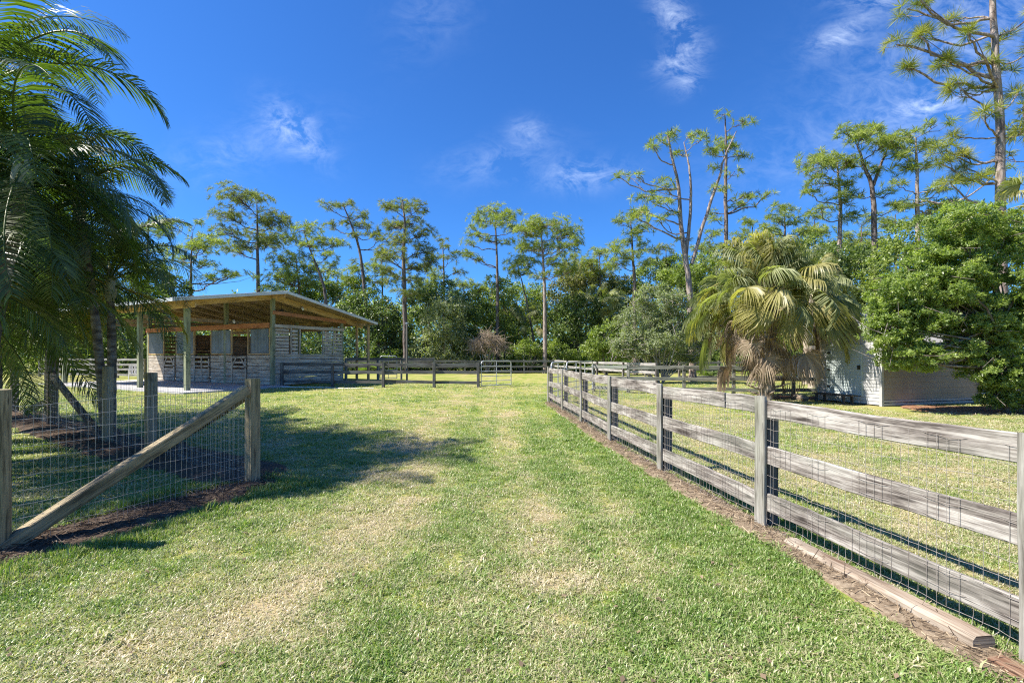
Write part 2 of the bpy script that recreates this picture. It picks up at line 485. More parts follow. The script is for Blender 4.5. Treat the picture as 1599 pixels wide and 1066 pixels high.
# grass: shares the lawn's dryness value
m, t = material('grass blades')
dry = t.new('ShaderNodeAttribute', attribute_type='INSTANCER', attribute_name='dry').outputs['Fac']
rb = t.new('ShaderNodeAttribute', attribute_name='rnd').outputs['Fac']
rnd = t.new('ShaderNodeObjectInfo').outputs['Random']
v = t.math('ADD', t.math('ADD', t.math('MULTIPLY', dry, 0.9), t.math('MULTIPLY', rb, 0.60)), t.math('MULTIPLY', rnd, 0.20))
v = t.math('SUBTRACT', v, 0.22)
gcol = t.ramp(v, [(0.0, (0.125, 0.22, 0.036)), (0.25, (0.25, 0.345, 0.09)), (0.50, (0.345, 0.37, 0.165)), (0.76, (0.47, 0.415, 0.26)), (1.0, (0.58, 0.49, 0.365))])
b = t.new('ShaderNodeBsdfPrincipled', {'Base Color': gcol, 'Roughness': 0.4, 'Specular IOR Level': 0.5})
tr = t.new('ShaderNodeBsdfTranslucent', {'Color': t.mix(1.0, gcol, (1.3, 1.5, 0.6), 'MULTIPLY')})
mx = t.new('ShaderNodeMixShader', {0: 0.35, 1: b.outputs[0], 2: tr.outputs[0]})
t.new('ShaderNodeOutputMaterial', {'Surface': mx.outputs[0]})
M['grass'] = m

m, t = material('lawn ground')
pos = t.new('ShaderNodeNewGeometry').outputs['Position']
dry = t.new('ShaderNodeAttribute', attribute_name='dry').outputs['Fac']
n1 = t.noise(pos, 45, 6, 0.7)
n2 = t.noise(pos, 9, 5, 0.65)
n3 = t.noise(pos, 0.55, 5, 0.6)
v = t.math('ADD', t.math('MULTIPLY', dry, 0.85), t.math('ADD', t.math('MULTIPLY', t.math('SUBTRACT', n1, 0.5), 0.9), t.math('MULTIPLY', t.math('SUBTRACT', n2, 0.5), 0.35)))
v = t.math('ADD', v, t.math('MULTIPLY', t.math('SUBTRACT', n3, 0.5), 0.3))
lcol = t.ramp(t.math('ADD', v, 0.12), [(0.0, (0.10, 0.145, 0.028)), (0.28, (0.215, 0.255, 0.055)), (0.52, (0.30, 0.29, 0.09)), (0.78, (0.37, 0.30, 0.165)), (1.0, (0.38, 0.295, 0.205))])
finish(t, lcol, 0.9, t.math('ADD', n1, t.math('MULTIPLY', n2, 0.6)), 0.6, 0.035, spec=0.1)
M['lawn'] = m


def soil(name, cols, sc=30):
    m, t = material(name)
    pos = t.new('ShaderNodeNewGeometry').outputs['Position']
    a = t.noise(pos, sc, 6, 0.7); c = t.noise(pos, sc * .22, 5, 0.6)
    v = t.math('ADD', t.math('MULTIPLY', a, 0.6), t.math('MULTIPLY', c, 0.4))
    col = t.ramp(v, [(0.3, cols[0]), (0.5, cols[1]), (0.7, cols[2])])
    finish(t, col, 0.95, a, 0.8, 0.02, spec=0.08)
    return m


M['soil_dark'] = soil('dark mulch', [(0.035, 0.024, 0.018), (0.095, 0.068, 0.05), (0.20, 0.15, 0.11)])
M['soil_tan'] = soil('dry tan soil', [(0.08, 0.058, 0.04), (0.21, 0.16, 0.11), (0.38, 0.315, 0.23)])
M['soil_red'] = soil('red leaf litter', [(0.10, 0.045, 0.025), (0.25, 0.125, 0.07), (0.42, 0.26, 0.16)])
M['straw'] = leaf('straw shreds', (0.10, 0.07, 0.045), (0.25, 0.18, 0.115), (0.46, 0.37, 0.25), 0.1, 0.8, tcol=(1, 1, 1))
M['mulch_shred'] = leaf('dark mulch shreds', (0.03, 0.02, 0.015), (0.09, 0.065, 0.045), (0.24, 0.19, 0.14), 0.05, 0.8, tcol=(1, 1, 1))

# ---------------------------------------------------------------- layout taken from the photograph (metres, camera at the origin)
RF = [(2.98, 0.55), (2.785, 2.56), (2.43, 4.70), (2.14, 6.95), (1.90, 9.35), (1.72, 11.95), (1.53, 14.5), (1.29, 17.1)]   # right fence posts
LF_FRONT = [(-4.72, 2.1), (-4.24, 4.0), (-3.31, 6.21)]                                                                     # left fence, drive side
LF_REAR = [(-3.31, 6.21), (-5.92, 7.98), (-7.36, 8.86), (-10.5, 11.1), (-13.9, 13.6)]
BC = np.array([-12.8, 26.0])                    # barn: corner of the stalls
BA = np.array([-0.883, 0.470]); BG = np.array([0.470, 0.883])


def B(s, t, z=0.0):
    p = BC + BA * s + BG * t
    return (p[0], p[1], z)


SK = np.array([12.0, 15.8]); SU = np.array([0.966, 0.259]); SW = np.array([-0.259, 0.966])


def S(u, v, z=0.0):
    p = SK + SU * u + SW * v
    return (p[0], p[1], z)


SOIL_R = [(2.72, 1.0), (2.56, 2.56), (2.32, 4.70), (2.03, 6.95), (1.80, 9.35), (1.63, 11.95), (1.44, 14.5), (1.24, 17.2)]
SOIL_LF = [(-4.85, 2.0), (-4.20, 4.0), (-3.28, 6.10), (-2.95, 6.45)]
SOIL_LR = [(-3.2, 6.45), (-5.92, 8.15), (-7.36, 9.05), (-10.5, 11.2), (-14.5, 14.0)]


def dryness(x, y):
    """0 = lush, 1 = straw: two wheel tracks, bare patches, greener edges by the fences"""
    n = vnoise(x * 0.9, y * 0.9, 3, 4)
    n2 = vnoise(x * 3.4 + 40, y * 3.4, 5, 4)
    base = 0.335 + 0.60 * (n - 0.5) + 0.80 * (n2 - 0.5)
    fade = np.clip(1.55 - y / 22, 0.2, 1.1)
    m_ = (0.45 + 0.6 * n + 0.5 * n2)
    xs = x + 0.06 * np.sin(y * .8) + 0.045 * (y - 5).clip(0, 12) * (x < -.6)     # lanes of the drive, straight away from the gate opening
    for (c_, w_, a_) in ((-1.50, 0.50, 0.27), (np.clip(.28 - .05 * (y - 2.5), -.35, .3), 0.26, 0.24), (np.clip(.72 - .03 * (y - 2.5), .35, .8), 0.18, -0.14), (1.0, 0.16, 0.13), (1.35, 0.24, -0.14), (-0.70, 0.24, -0.13)):
        base += a_ * np.exp(-((xs - c_) / (w_ * (1 + .02 * y))) ** 2) * fade * (m_ if a_ > 0 else 1.0)
    for (qx, qy, q, a) in ((-1.55, 3.3, 0.6, 0.10), (0.42, 3.55, 0.28, 0.24), (-1.2, 5.0, 0.6, 0.14), (-0.9, 6.6, 0.5, 0.12), (1.55, 4.1, .4, .12), (-2.4, 2.9, .45, .12), (-.3, 2.6, .3, .2)):
        base += a * np.exp(-(((x - qx) ** 2 + (y - qy) ** 2) / q ** 2))
    df = segdist(x, y, LF_FRONT); base -= 0.42 * np.exp(-(df / 0.75) ** 2)
    dr = segdist(x, y, SOIL_R); base -= 0.30 * np.exp(-((dr - .35) / 0.45) ** 2)
    base += 0.16 * (x > np.interp(y, [p[1] for p in RF], [p[0] for p in RF])) * (y < 18)
    base -= 0.10 * np.exp(-((x - 0.9) / 0.35) ** 2) * (y < 12)
    base += 0.06 * np.clip((y - 9) / 10, 0, 1)
    return np.clip(base, 0.0, 0.86)


def soilmask(x, y):
    """1 where bare soil lies"""
    j = 0.19 * (vnoise(x * 4.5, y * 4.5, 21, 4) - 0.5) * 2
    a = segdist(x, y, SOIL_R) + j < 0.155
    b = segdist(x, y, SOIL_LF[:2] + [(-3.45, 5.75)]) + j * 1.6 < 0.34
    c = segdist(x, y, [(-3.8, 6.85)] + SOIL_LR[1:]) + j * 2 < 0.58
    return a | b | c


# ---------------------------------------------------------------- ground
def spaced(lo, hi, core_lo, core_hi, step, grow=1.18):
    a = list(np.arange(core_lo, core_hi + 1e-6, step))
    x, s = a[-1], step
    while x < hi:
        s *= grow; x += s; a.append(min(x, hi))
    x, s = a[0], step
    while x > lo:
        s *= grow; x -= s; a.insert(0, max(x, lo))
    return np.array(a)


gx = spaced(-400, 400, -7, 7, 0.09, 1.10)
gy = spaced(-60, 520, 0.5, 16, 0.09, 1.06)
X, Y = np.meshgrid(gx, gy)
Z = (vnoise(X * 0.5, Y * 0.5, 31, 2) - 0.5) * 0.02 * np.exp(-(np.hypot(X, Y) / 25) ** 2)
g = NP()
nx, ny = len(gx), len(gy)
ii = (np.arange(ny - 1)[:, None] * nx + np.arange(nx - 1)[None]).ravel()
g.add(np.stack([X.ravel(), Y.ravel(), Z.ravel()], 1), np.stack([ii, ii + 1, ii + nx + 1, ii + nx], 1))
me = g.mesh('ground', M['lawn'], None, True)
at = me.attributes.new('dry', 'FLOAT', 'POINT')
at.data.foreach_set('value', dryness(X.ravel(), Y.ravel()).astype(np.float32))
tag(link('ground', me), kind='structure')


def soil_strip(name, path, half, mat, height, seed, shred_mat=None, shreds=0):
    """a slightly mounded ribbon of bare soil with a ragged edge"""
    pts = []
    for (ax, ay), (bx, by) in zip(path[:-1], path[1:]):
        L = math.hypot(bx - ax, by - ay); n = max(2, int(L / 0.07))
        for k in range(n):
            pts.append((ax + (bx - ax) * k / n, ay + (by - ay) * k / n))
    pts = np.array(pts); tn = np.gradient(pts, axis=0); tn /= np.linalg.norm(tn, axis=1)[:, None]
    nr = np.stack([-tn[:, 1], tn[:, 0]], 1)
    q = np.linspace(-1, 1, 17)
    s = np.arange(len(pts)) * 0.07
    wl = half * (0.75 + 0.55 * vnoise(s * 1.3, s * 0 + seed, seed, 3)); wr = half * (0.75 + 0.55 * vnoise(s * 1.3, s * 0 + 9.5, seed + 4, 3))
    ends = np.clip(np.minimum(s, s[-1] - s) / .5, 0.04, 1) ** .5; wl = wl * ends; wr = wr * ends
    wd = np.where(q[None] < 0, wl[:, None], wr[:, None]) * q[None]
    XX = pts[:, 0:1] + nr[:, 0:1] * wd; YY = pts[:, 1:2] + nr[:, 1:2] * wd
    ZZ = height * ends[:, None] * (1 - q[None] ** 2) ** .8 * (0.45 + 1.1 * vnoise(XX * 5, YY * 5, seed, 4)) + 0.012 - 0.03 * (np.abs(q[None]) > .95)
    n_, k_ = XX.shape
    i = (np.arange(n_ - 1)[:, None] * k_ + np.arange(k_ - 1)[None]).ravel()
    o = NP(); o.add(np.stack([XX.ravel(), YY.ravel(), ZZ.ravel()], 1), np.stack([i, i + 1, i + k_ + 1, i + k_], 1))
    tag(o.build(name, mat, None, True), kind='structure')
    if shreds:
        idx = RNG.integers(0, n_, shreds); jdx = np.clip(RNG.normal(8, 5.0, shreds).astype(int), 0, 16)
        pos = np.stack([XX[idx, jdx], YY[idx, jdx], ZZ[idx, jdx] + .006], 1) + RNG.normal(0, .02, (shreds, 3)) * (1, 1, .2)
        d = unit(shreds) * (1, 1, .25)
        T = np.array([(-.5, 0, 0), (.5, 0, 0), (.35, .3, 1), (-.35, .3, 1)]) * (.07, .3, 1)
        h = NP(); h.scatter(T, [[0, 1, 2, 3]], pos, frames(d), RNG.uniform(.03, .11, shreds), RNG.random(shreds))
        tag(h.build('straw_litter' if shred_mat is M['straw'] else 'mulch_litter', shred_mat), 
            'loose shreds of dry straw and bark lying on the bare soil strip' if shred_mat is M['straw'] else 'loose dark mulch shreds on the soil below the left fence', 'litter', kind='stuff')


soil_strip('soil', SOIL_R, 0.17, M['soil_tan'], 0.02, 2, M['straw'], 9000)
soil_strip('soil', SOIL_LF, 0.36, M['soil_dark'], 0.05, 7, M['mulch_shred'], 7000)
soil_strip('soil', SOIL_LR, 0.62, M['soil_dark'], 0.09, 12, M['mulch_shred'], 5000)
soil_strip('leaf_litter_bed', [(12.2, 15.0), (14.5, 14.6), (17.5, 15.0), (22, 16.0)], 1.15, M['soil_red'], 0.04, 17, M['straw'], 3500)
soil_strip('leaf_litter_bed', [(8.4, 19.3), (10.4, 19.2), (12.3, 18.6)], 0.85, M['soil_red'], 0.03, 23)

# ---------------------------------------------------------------- trunks and foliage templates
def needle_burst(n, ln, wd, seed):
    rg = np.random.default_rng(seed)
    d = rg.normal(size=(n, 3)); d[:, 2] = np.abs(d[:, 2]) * 0.9 - 0.25
    d /= np.linalg.norm(d, axis=1)[:, None]
    V = []; F = []; Rr = []
    for k in range(n):
        L = ln * rg.uniform(.7, 1.1); sd = np.cross(d[k], rg.normal(size=3)); sd /= np.linalg.norm(sd)
        b = d[k] * L * .08; e = d[k] * L + np.array([0, 0, -.06 * L])
        mdl = d[k] * L * .55
        i = len(V)
        V += [b - sd * wd * .3, b + sd * wd * .3, mdl + sd * wd * .5, mdl - sd * wd * .5, e + sd * wd * .1, e - sd * wd * .1]
        F += [[i, i + 1, i + 2, i + 3], [i + 3, i + 2, i + 4, i + 5]]
        Rr += [rg.uniform(-.15, .15)] * 6
    return np.array(V), np.array(F), np.array(Rr)


def leaf_cluster(n, wd, spread, seed, flat=0.5):
    rg = np.random.default_rng(seed)
    V = []; F = []; Rr = []
    for k in range(n):
        d = rg.normal(size=3); d[2] = d[2] * flat + .45; d /= np.linalg.norm(d)
        sd = np.cross(d, (rg.normal() * .5, rg.normal() * .5, 1.0)); sd /= np.linalg.norm(sd) + 1e-6
        nr = np.cross(sd, d)
        c = d * spread * rg.uniform(0, .8) + rg.normal(size=3) * spread * .35
        L = rg.uniform(.75, 1.15)
        i = len(V)
        V += [c, c + d * .5 * L + sd * wd * .5 + nr * .06, c + d * L - nr * .08, c + d * .5 * L - sd * wd * .5 + nr * .06]
        F += [[i, i + 1, i + 2, i + 3]]
        Rr += [rg.uniform(-.22, .22)] * 4
    return np.array(V), np.array(F), np.array(Rr)


BURST_FAR = [needle_burst(30, 1.0, 0.07, 5 + i) for i in range(3)]
BURST_NEAR = [needle_burst(80, 1.0, 0.030, 15 + i) for i in range(3)]
LEAVES = [leaf_cluster(7, 0.46, 0.9, 30 + i) for i in range(3)]
ROSETTE = [leaf_cluster(11, 0.42, 0.75, 50 + i) for i in range(3)]


def put(np_obj, temps, pos, dirs, scale, rnd, rng):
    idx = rng.integers(0, len(temps), len(pos))
    for q, (tv, tf, trr) in enumerate(temps):
        s = idx == q
        if s.any():
            np_obj.scatter(tv, tf, pos[s], frames(dirs[s], rng=rng), scale[s], rnd[s], trr)


def smooth_path(pts, n=14):
    pts = np.asarray(pts, float)
    t = np.linspace(0, len(pts) - 1, n)
    i = np.clip(t.astype(int), 0, len(pts) - 2); f = (t - i)[:, None]
    p0 = pts[np.clip(i - 1, 0, None)]; p1 = pts[i]; p2 = pts[i + 1]; p3 = pts[np.clip(i + 2, None, len(pts) - 1)]
    return .5 * ((2 * p1) + (-p0 + p2) * f + (2 * p0 - 5 * p1 + 4 * p2 - p3) * f ** 2 + (-p0 + 3 * p1 - 3 * p2 + p3) * f ** 3)


def pine(label, d, trunks, pads, r0, mat='needle', seed=0, dens=1.0, near=False, barkm='pine_bark', size=None, group='pines', grow=1.15):
    """trunk paths and foliage pads in photograph pixels at distance d; the crown gets its own depth"""
    rg = np.random.default_rng(1000 + seed)
    k = d / FPX
    base = P(trunks[0][0][0], trunks[0][0][1], d); base[2] = 0
    root = thing('pine_tree', label, 'pine tree', tuple(base), group)
    tk = NP(); fo = NP()
    paths = []
    for q, tr in enumerate(trunks):
        pts = [P(x, y, d + (0 if q == 0 else rg.uniform(-.6, .6) * i / len(tr))) for i, (x, y) in enumerate(tr)]
        if q == 0: pts[0][2] = -0.1
        sp = smooth_path(pts, 22)
        sp[1:-1] += rg.normal(0, .012 * r0 / .18, (20, 3)) * (1, 1, 0)
        ra = r0 * (1 if q == 0 else .55)
        rad = ra * (1 - 0.80 * np.linspace(0, 1, 22) ** 1.25)
        if q == 0: rad[0] *= 1.35
        tk.tube(sp, rad, 9 if near else 7, .5)
        paths.append((sp, rad))
    allp = np.concatenate([p for p, _ in paths]); allr = np.concatenate([r for _, r in paths])
    bs = BURST_NEAR if near else BURST_FAR
    sz0 = size or (0.42 if near else 0.46)
    for (cx, cy, rx, ry) in pads:
        rxm, rym = rx * k * grow, ry * k * grow
        c = P(cx, cy, d)
        dist = np.hypot(allp[:, 0] - c[0], 0)
        c[1] += rg.uniform(-1, 1) * max(rxm, 0.5 * np.min(np.abs(allp[:, 0] - c[0])) + .4)
        h = np.hypot(allp[:, 0] - c[0], allp[:, 1] - c[1])
        score = np.abs(allp[:, 2] - (c[2] - 0.35 * h)) + h * .25
        ai = int(np.argmin(score)); A = allp[ai]
        L = np.linalg.norm(c - A)
        mid = (A + c) / 2 + rg.normal(0, .07, 3) * L + np.array([0, 0, -.06 * L])
        limb = smooth_path([A, mid, c], 9)
        limb[1:-1] += rg.normal(0, .02, (7, 3)) * L
        lr = min(allr[ai] * .6, .018 + .015 * L)
        tk.tube(limb, np.linspace(lr, lr * .35 + .008, 9), 5, .4)
        n = max(4, int(dens * (6.5 if near else 6.2) * (rxm * rym) / (sz0 * sz0)))
        u = unit(n, rg) * (rg.random((n, 1)) ** .5) * (1 + .35 * (rg.random((n, 1)) < .18) * rg.random((n, 1)))
        u[:, 2] = np.where(u[:, 2] < -.5, -u[:, 2] * .5, u[:, 2])
        pos = c + u * np.array([rxm, rxm * .95, rym])
        dirs = u * (1, 1, .8) + np.array([0, 0, .65]) + rg.normal(0, .25, (n, 3))
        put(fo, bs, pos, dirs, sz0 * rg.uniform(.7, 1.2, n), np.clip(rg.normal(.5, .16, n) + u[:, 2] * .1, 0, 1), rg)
        take = rg.permutation(n)[:max(2, int(n * (.45 if near else .30)))]
        for q in take:
            st = limb[rg.integers(4, 9)]
            e = pos[q]; mm = (st + e) / 2 + rg.normal(0, .1, 3) * np.linalg.norm(e - st) + (0, 0, -.05)
            tk.tube(np.array([st, mm, e]), np.array([.022, .016, .009]) * (1 if near else 1.35), 3, .4)
    tk.build('trunk', M[barkm], root, True)
    fo.build('crown', M[mat], root)
    return root


def leafy(name, label, cat, d, pads, mat, size, n_per_m2=9.0, seed=0, temps=None, trunk=None, trunk_r=.12, group=None, twigs=0, twig_mat='twig', depth=0.8, barkm='bark', lumps=None):
    """bush or broadleaf tree: lumpy crown of leaf clusters over ellipsoid pads, stems, optional bare twigs"""
    rg = np.random.default_rng(4000 + seed)
    k = d / FPX
    xs = [p[0] for p in pads]
    bx = trunk[0][0] if trunk else sum(xs) / len(xs)
    base = P(bx, HOR + 10, d); base[2] = 0
    root = thing(name, label, cat, tuple(base), group)
    fo = NP(); tk = NP()
    if trunk:
        pts = [P(x, y, d) for x, y in trunk]; pts[0][2] = -.1
        sp = smooth_path(pts, 12)
        tk.tube(sp, trunk_r * (1 - .7 * np.linspace(0, 1, 12)), 8, .5)
    for (cx, cy, rx, ry) in pads:
        R3 = np.array([rx * k, rx * k * depth, ry * k])
        c = P(cx, cy, d + rg.uniform(-.3, .3) * rx * k)
        c[2] = max(c[2], R3[2] * .75)
        area = 4 * np.pi * ((R3[0] * R3[2]) + (R3[0] * R3[1]) + (R3[1] * R3[2])) / 3
        nl = lumps or max(6, int(area / (0.9 * max(size * 3, .7) ** 2)))
        lu = unit(nl, rg) * rg.uniform(.62, 1.14 if lumps else 1.0, (nl, 1))
        lr = rg.uniform(.20, .36, nl) * (0.8 if lumps else 1.0)
        n = int(area * n_per_m2 / (size * size) * .06)
        li = rg.integers(0, nl, n)
        w = unit(n, rg) * (rg.random((n, 1)) ** .40)
        w[:, 2] = np.where(w[:, 2] < -.2, -w[:, 2] * .6, w[:, 2])
        pos = c + (lu[li] + w * lr[li][:, None]) * R3
        pos[:, 2] = np.maximum(pos[:, 2], rg.uniform(.02, .35, n))
        dirs = lu[li] + w * 1.2 + np.array([0, 0, .35]) + rg.normal(0, .55, (n, 3))
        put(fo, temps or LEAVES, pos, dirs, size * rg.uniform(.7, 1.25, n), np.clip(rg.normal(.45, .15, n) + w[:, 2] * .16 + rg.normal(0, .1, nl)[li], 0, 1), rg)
        st = (sp[rg.integers(5, 11)] if trunk else np.array([base[0] + rg.normal(0, .15), d, 0.0]))
        for q in range(4):
            e = c + lu[rg.integers(0, nl)] * R3 * .75
            mm = (st + e) / 2 + rg.normal(0, .08, 3) * np.linalg.norm(e - st)
            tk.tube(smooth_path([st, mm, e], 7), np.linspace(trunk_r * .45, .012, 7), 5, .4)
        if twigs:
            tw = NP() if q < 0 else tk
            for q in range(twigs):
                a = c + lu[rg.integers(0, nl)] * R3 * rg.uniform(.55, .95); dr = unit(1, rg)[0] * (1, 1, .8); Lq = rg.uniform(.4, 1.1)
                p1 = a + dr * Lq * .5; p2 = p1 + (dr + rg.normal(0, .5, 3)) * Lq * .5
                tw.tube(np.array([a, p1, p2]), [.016, .011, .006], 3, .6)
    tk.build('trunk', M[twig_mat if twigs else barkm], root, True)
    fo.build('crown', M[mat], root)
    return root

# ---------------------------------------------------------------- wire mesh and fences
def wires(pts, z0, z1, dv, dh, r=0.0016, sag=0.004, top_ext=0.0, curl=False, seed=0):
    """woven field wire along a path: uprights and line wires as thin square rods"""
    rg = np.random.default_rng(seed)
    o = NP()
    V = []; F = []
    def rod(a, b):
        a = np.asarray(a, float); b = np.asarray(b, float)
        t = b - a; t /= np.linalg.norm(t) + 1e-9
        ref = np.array([0, 0, 1.0]) if abs(t[2]) < .8 else np.array([1.0, 0, 0])
        s = np.cross(t, ref); s /= np.linalg.norm(s); u = np.cross(t, s)
        q = [a + s * r, a + u * r, a - s * r, a - u * r, b + s * r, b + u * r, b - s * r, b - u * r]
        i = len(V); V.extend(q)
        F.extend([[i, i + 1, i + 5, i + 4], [i + 1, i + 2, i + 6, i + 5], [i + 2, i + 3, i + 7, i + 6], [i + 3, i, i + 4, i + 7]])
    for (ax, ay), (bx, by) in zip(pts[:-1], pts[1:]):
        L = math.hypot(bx - ax, by - ay); n = max(2, int(L / dv))
        nx_, ny_ = -(by - ay) / L, (bx - ax) / L
        wav = [sag * math.sin(k * .8 + ax * 3) + rg.normal(0, sag * .4) for k in range(n + 1)]
        X_ = [ax + (bx - ax) * k / n + nx_ * wav[k] + rg.normal(0, .002) for k in range(n + 1)]
        Y_ = [ay + (by - ay) * k / n + ny_ * wav[k] for k in range(n + 1)]
        zt = [z1 + rg.normal(0, .006) for _ in range(n + 1)]
        for k in range(n + 1):
            zb = z0 + rg.normal(0, .012)
            ex, ey = rg.normal(0, .004, 2)
            rod((X_[k] + ex, Y_[k] + ey, zb), (X_[k], Y_[k], zt[k]))
            if curl and rg.random() < .75:
                c = rg.normal(0, .03, 2); m_ = (X_[k] + c[0] * .6 - .02, Y_[k] + c[1] * .5, z0 * .55)
                rod((X_[k] + ex, Y_[k] + ey, zb), m_); rod(m_, (X_[k] + c[0] * 2, Y_[k] + c[1] * 2 + .03, rg.uniform(.0, .06)))
        m = int(round((z1 - z0) / dh))
        for j in range(m + 1):
            z = z0 + (z1 - z0) * j / m
            zz = [z + .006 * math.sin(k * .21 + j) + rg.normal(0, .0022) for k in range(n + 1)]
            for k in range(n):
                rod((X_[k], Y_[k], zz[k]), (X_[k + 1], Y_[k + 1], zz[k + 1]))
    o.add(np.array(V), np.array(F))
    return o


def rail_fence(label, pts, post_h, rails, rail_mat, post_mat, pw=0.13, side=1, rt=0.035, group=None, mesh=None, warp=0.012, lift=0.0, skip_posts=(), cat='fence', post_seg=1, name='board_fence'):
    root = thing(name, label, cat, (pts[0][0], pts[0][1], 0), group)
    for i, (x, y) in enumerate(pts):
        if i in skip_posts: continue
        mb = MB(); h = post_h + random.uniform(-.03, .03)
        mb.beam((x, y, -.2), (x + random.uniform(-.015, .015), y + random.uniform(-.015, .015), h), pw, pw, up=(pts[min(i + 1, len(pts) - 1)][0] - pts[max(i - 1, 0)][0], pts[min(i + 1, len(pts) - 1)][1] - pts[max(i - 1, 0)][1], 0), ch=.012, n=3, warp=.004)
        mb.build('post', M[post_mat], root)
    for (ax, ay), (bx, by) in zip(pts[:-1], pts[1:]):
        L = math.hypot(bx - ax, by - ay); nx_, ny_ = -(by - ay) / L * side, (bx - ax) / L * side
        o = pw / 2 + rt / 2 + .003
        tx, ty = (bx - ax) / L * .003, (by - ay) / L * .003
        for (z, h) in rails:
            mb = MB()
            a = (ax + nx_ * o + tx, ay + ny_ * o + ty, z + random.uniform(-.02, .02)); b = (bx + nx_ * o - tx, by + ny_ * o - ty, z + random.uniform(-.02, .02))
            mb.beam(a, b, rt, h, ch=.005, n=10, warp=warp, hvar=.02)
            mb.build('rail', M[rail_mat], root)
    if mesh:
        mesh.build('wire_mesh', M['wire'], root)
    return root


# right hand fence beside the drive: posts behind, boards, wire on the drive side, batten over each joint
root = thing('board_fence', 'weathered grey three board fence with wire along the right of the grass drive', 'fence', (RF[1][0], RF[1][1], 0), 'board fences')
rfa = np.array(RF)
for i, (x, y) in enumerate(RF):
    tdir = rfa[min(i + 1, len(RF) - 1)] - rfa[max(i - 1, 0)]; tdir /= np.linalg.norm(tdir)
    nl = np.array([-tdir[1], tdir[0]])      # towards the drive
    mb = MB()
    c = np.array([x, y]) - nl * .085 + tdir * .03
    mb.beam((c[0], c[1], -.25), (c[0] + random.uniform(-.01, .01), c[1], 1.07 + random.uniform(-.02, .03)), .12, .12, up=(tdir[0], tdir[1], 0), ch=.02, n=4, warp=.006)
    mb.build('post', M['fence_dark'], root)
    mb = MB()
    c = np.array([x, y]) + nl * .032
    mb.beam((c[0], c[1], -.05), (c[0] + random.uniform(-.008, .008), c[1] + random.uniform(-.008, .008), 1.245 + random.uniform(-.015, .02)), .034, .145, up=(tdir[0], tdir[1], 0), ch=.006, n=7, warp=.006, hvar=.02)
    mb.build('batten', M['fence_post'], root)
RAILZ = [(1.150, .165), (0.690, .172), (0.255, .172)]
for i in range(len(RF) - 1):
    a2, b2 = rfa[i], rfa[i + 1]
    tdir = (b2 - a2) / np.linalg.norm(b2 - a2); nl = np.array([-tdir[1], tdir[0]])
    for q, (z, h) in enumerate(RAILZ):
        za, zb = z + random.uniform(-.02, .02), z + random.uniform(-.02, .02)
        mid = None
        if i == 2 and q == 0:
            mid = .28
        segs = [(0, 1)] if mid is None else [(0, mid - .006), (mid + .006, 1)]
        for (s0, s1) in segs:
            pa = a2 + (b2 - a2) * s0 + tdir * .002; pb = a2 + (b2 - a2) * s1 - tdir * .002
            mb = MB()
            mb.beam((pa[0], pa[1], za + (zb - za) * s0), (pb[0], pb[1], za + (zb - za) * s1), .03, h, ch=.006, n=16, warp=.007, hvar=.022)
            mb.build('rail', M['fence_grey'], root)
wp = [tuple(rfa[i] + np.array([-.021, 0.0])) for i in range(len(RF))]
wires(wp, .10, 1.16, .062, .106, 0.0016, .010, curl=True, seed=3).build('wire_mesh', M['wire_rust'], root)

# old timbers lying at the foot of that fence
mb = MB(); mb.beam((2.62, 2.70, .045), (2.44, 4.25, .01), .14, .10, ch=.022, n=14, warp=.006, hvar=.06)
tag(mb.build('landscape_timber', M['old_timber']), 'rotting grey brown timber lying along the foot of the wire fence', 'timber')
mb = MB(); mb.beam((2.78, 1.2, .02), (2.585, 2.60, .012), .13, .07, ch=.02, n=10, warp=.006, hvar=.1)
tag(mb.build('landscape_timber', M['red_timber']), 'reddish rotted timber in the near corner beside the last right fence post', 'timber')


# left garden fence: wire between brown posts with diagonal braces
def square_post(x, y, h, w, along, parent, mat='gate_post', rnd=None):
    mb = MB()
    if rnd: mb.beam((x, y, -.25), (x + .01, y, h), w, w, up=(along[0], along[1], 0), n=5, warp=.004, roundness=12)
    else: mb.beam((x, y, -.25), (x, y, h), w, w, up=(along[0], along[1], 0), ch=.01, n=4, warp=.003)
    return mb.build('post', M[mat], parent)


root = thing('wire_fence', 'brown post and wire fence with a long diagonal brace beside the drive', 'fence', (LF_FRONT[1][0], LF_FRONT[1][1], 0), 'wire fences')
al = (0.39, .92)
square_post(-4.245, 4.0, 1.37, .18, al, root, rnd=True)
square_post(-3.31, 6.21, 1.36, .135, al, root)
square_post(-4.78, 2.05, 1.37, .17, al, root, rnd=True)
mb = MB(); mb.beam((-4.19, 3.99, .06), (-3.335, 6.10, 1.22), .10, .12, ch=.008, n=8, warp=.01)
mb.build('brace', M['gate_post'], root)
wires([(p[0] + .03, p[1] - .02) for p in LF_FRONT], .03, 1.23, .056, .12, .0017, .003, seed=5).build('wire_mesh', M['wire'], root)

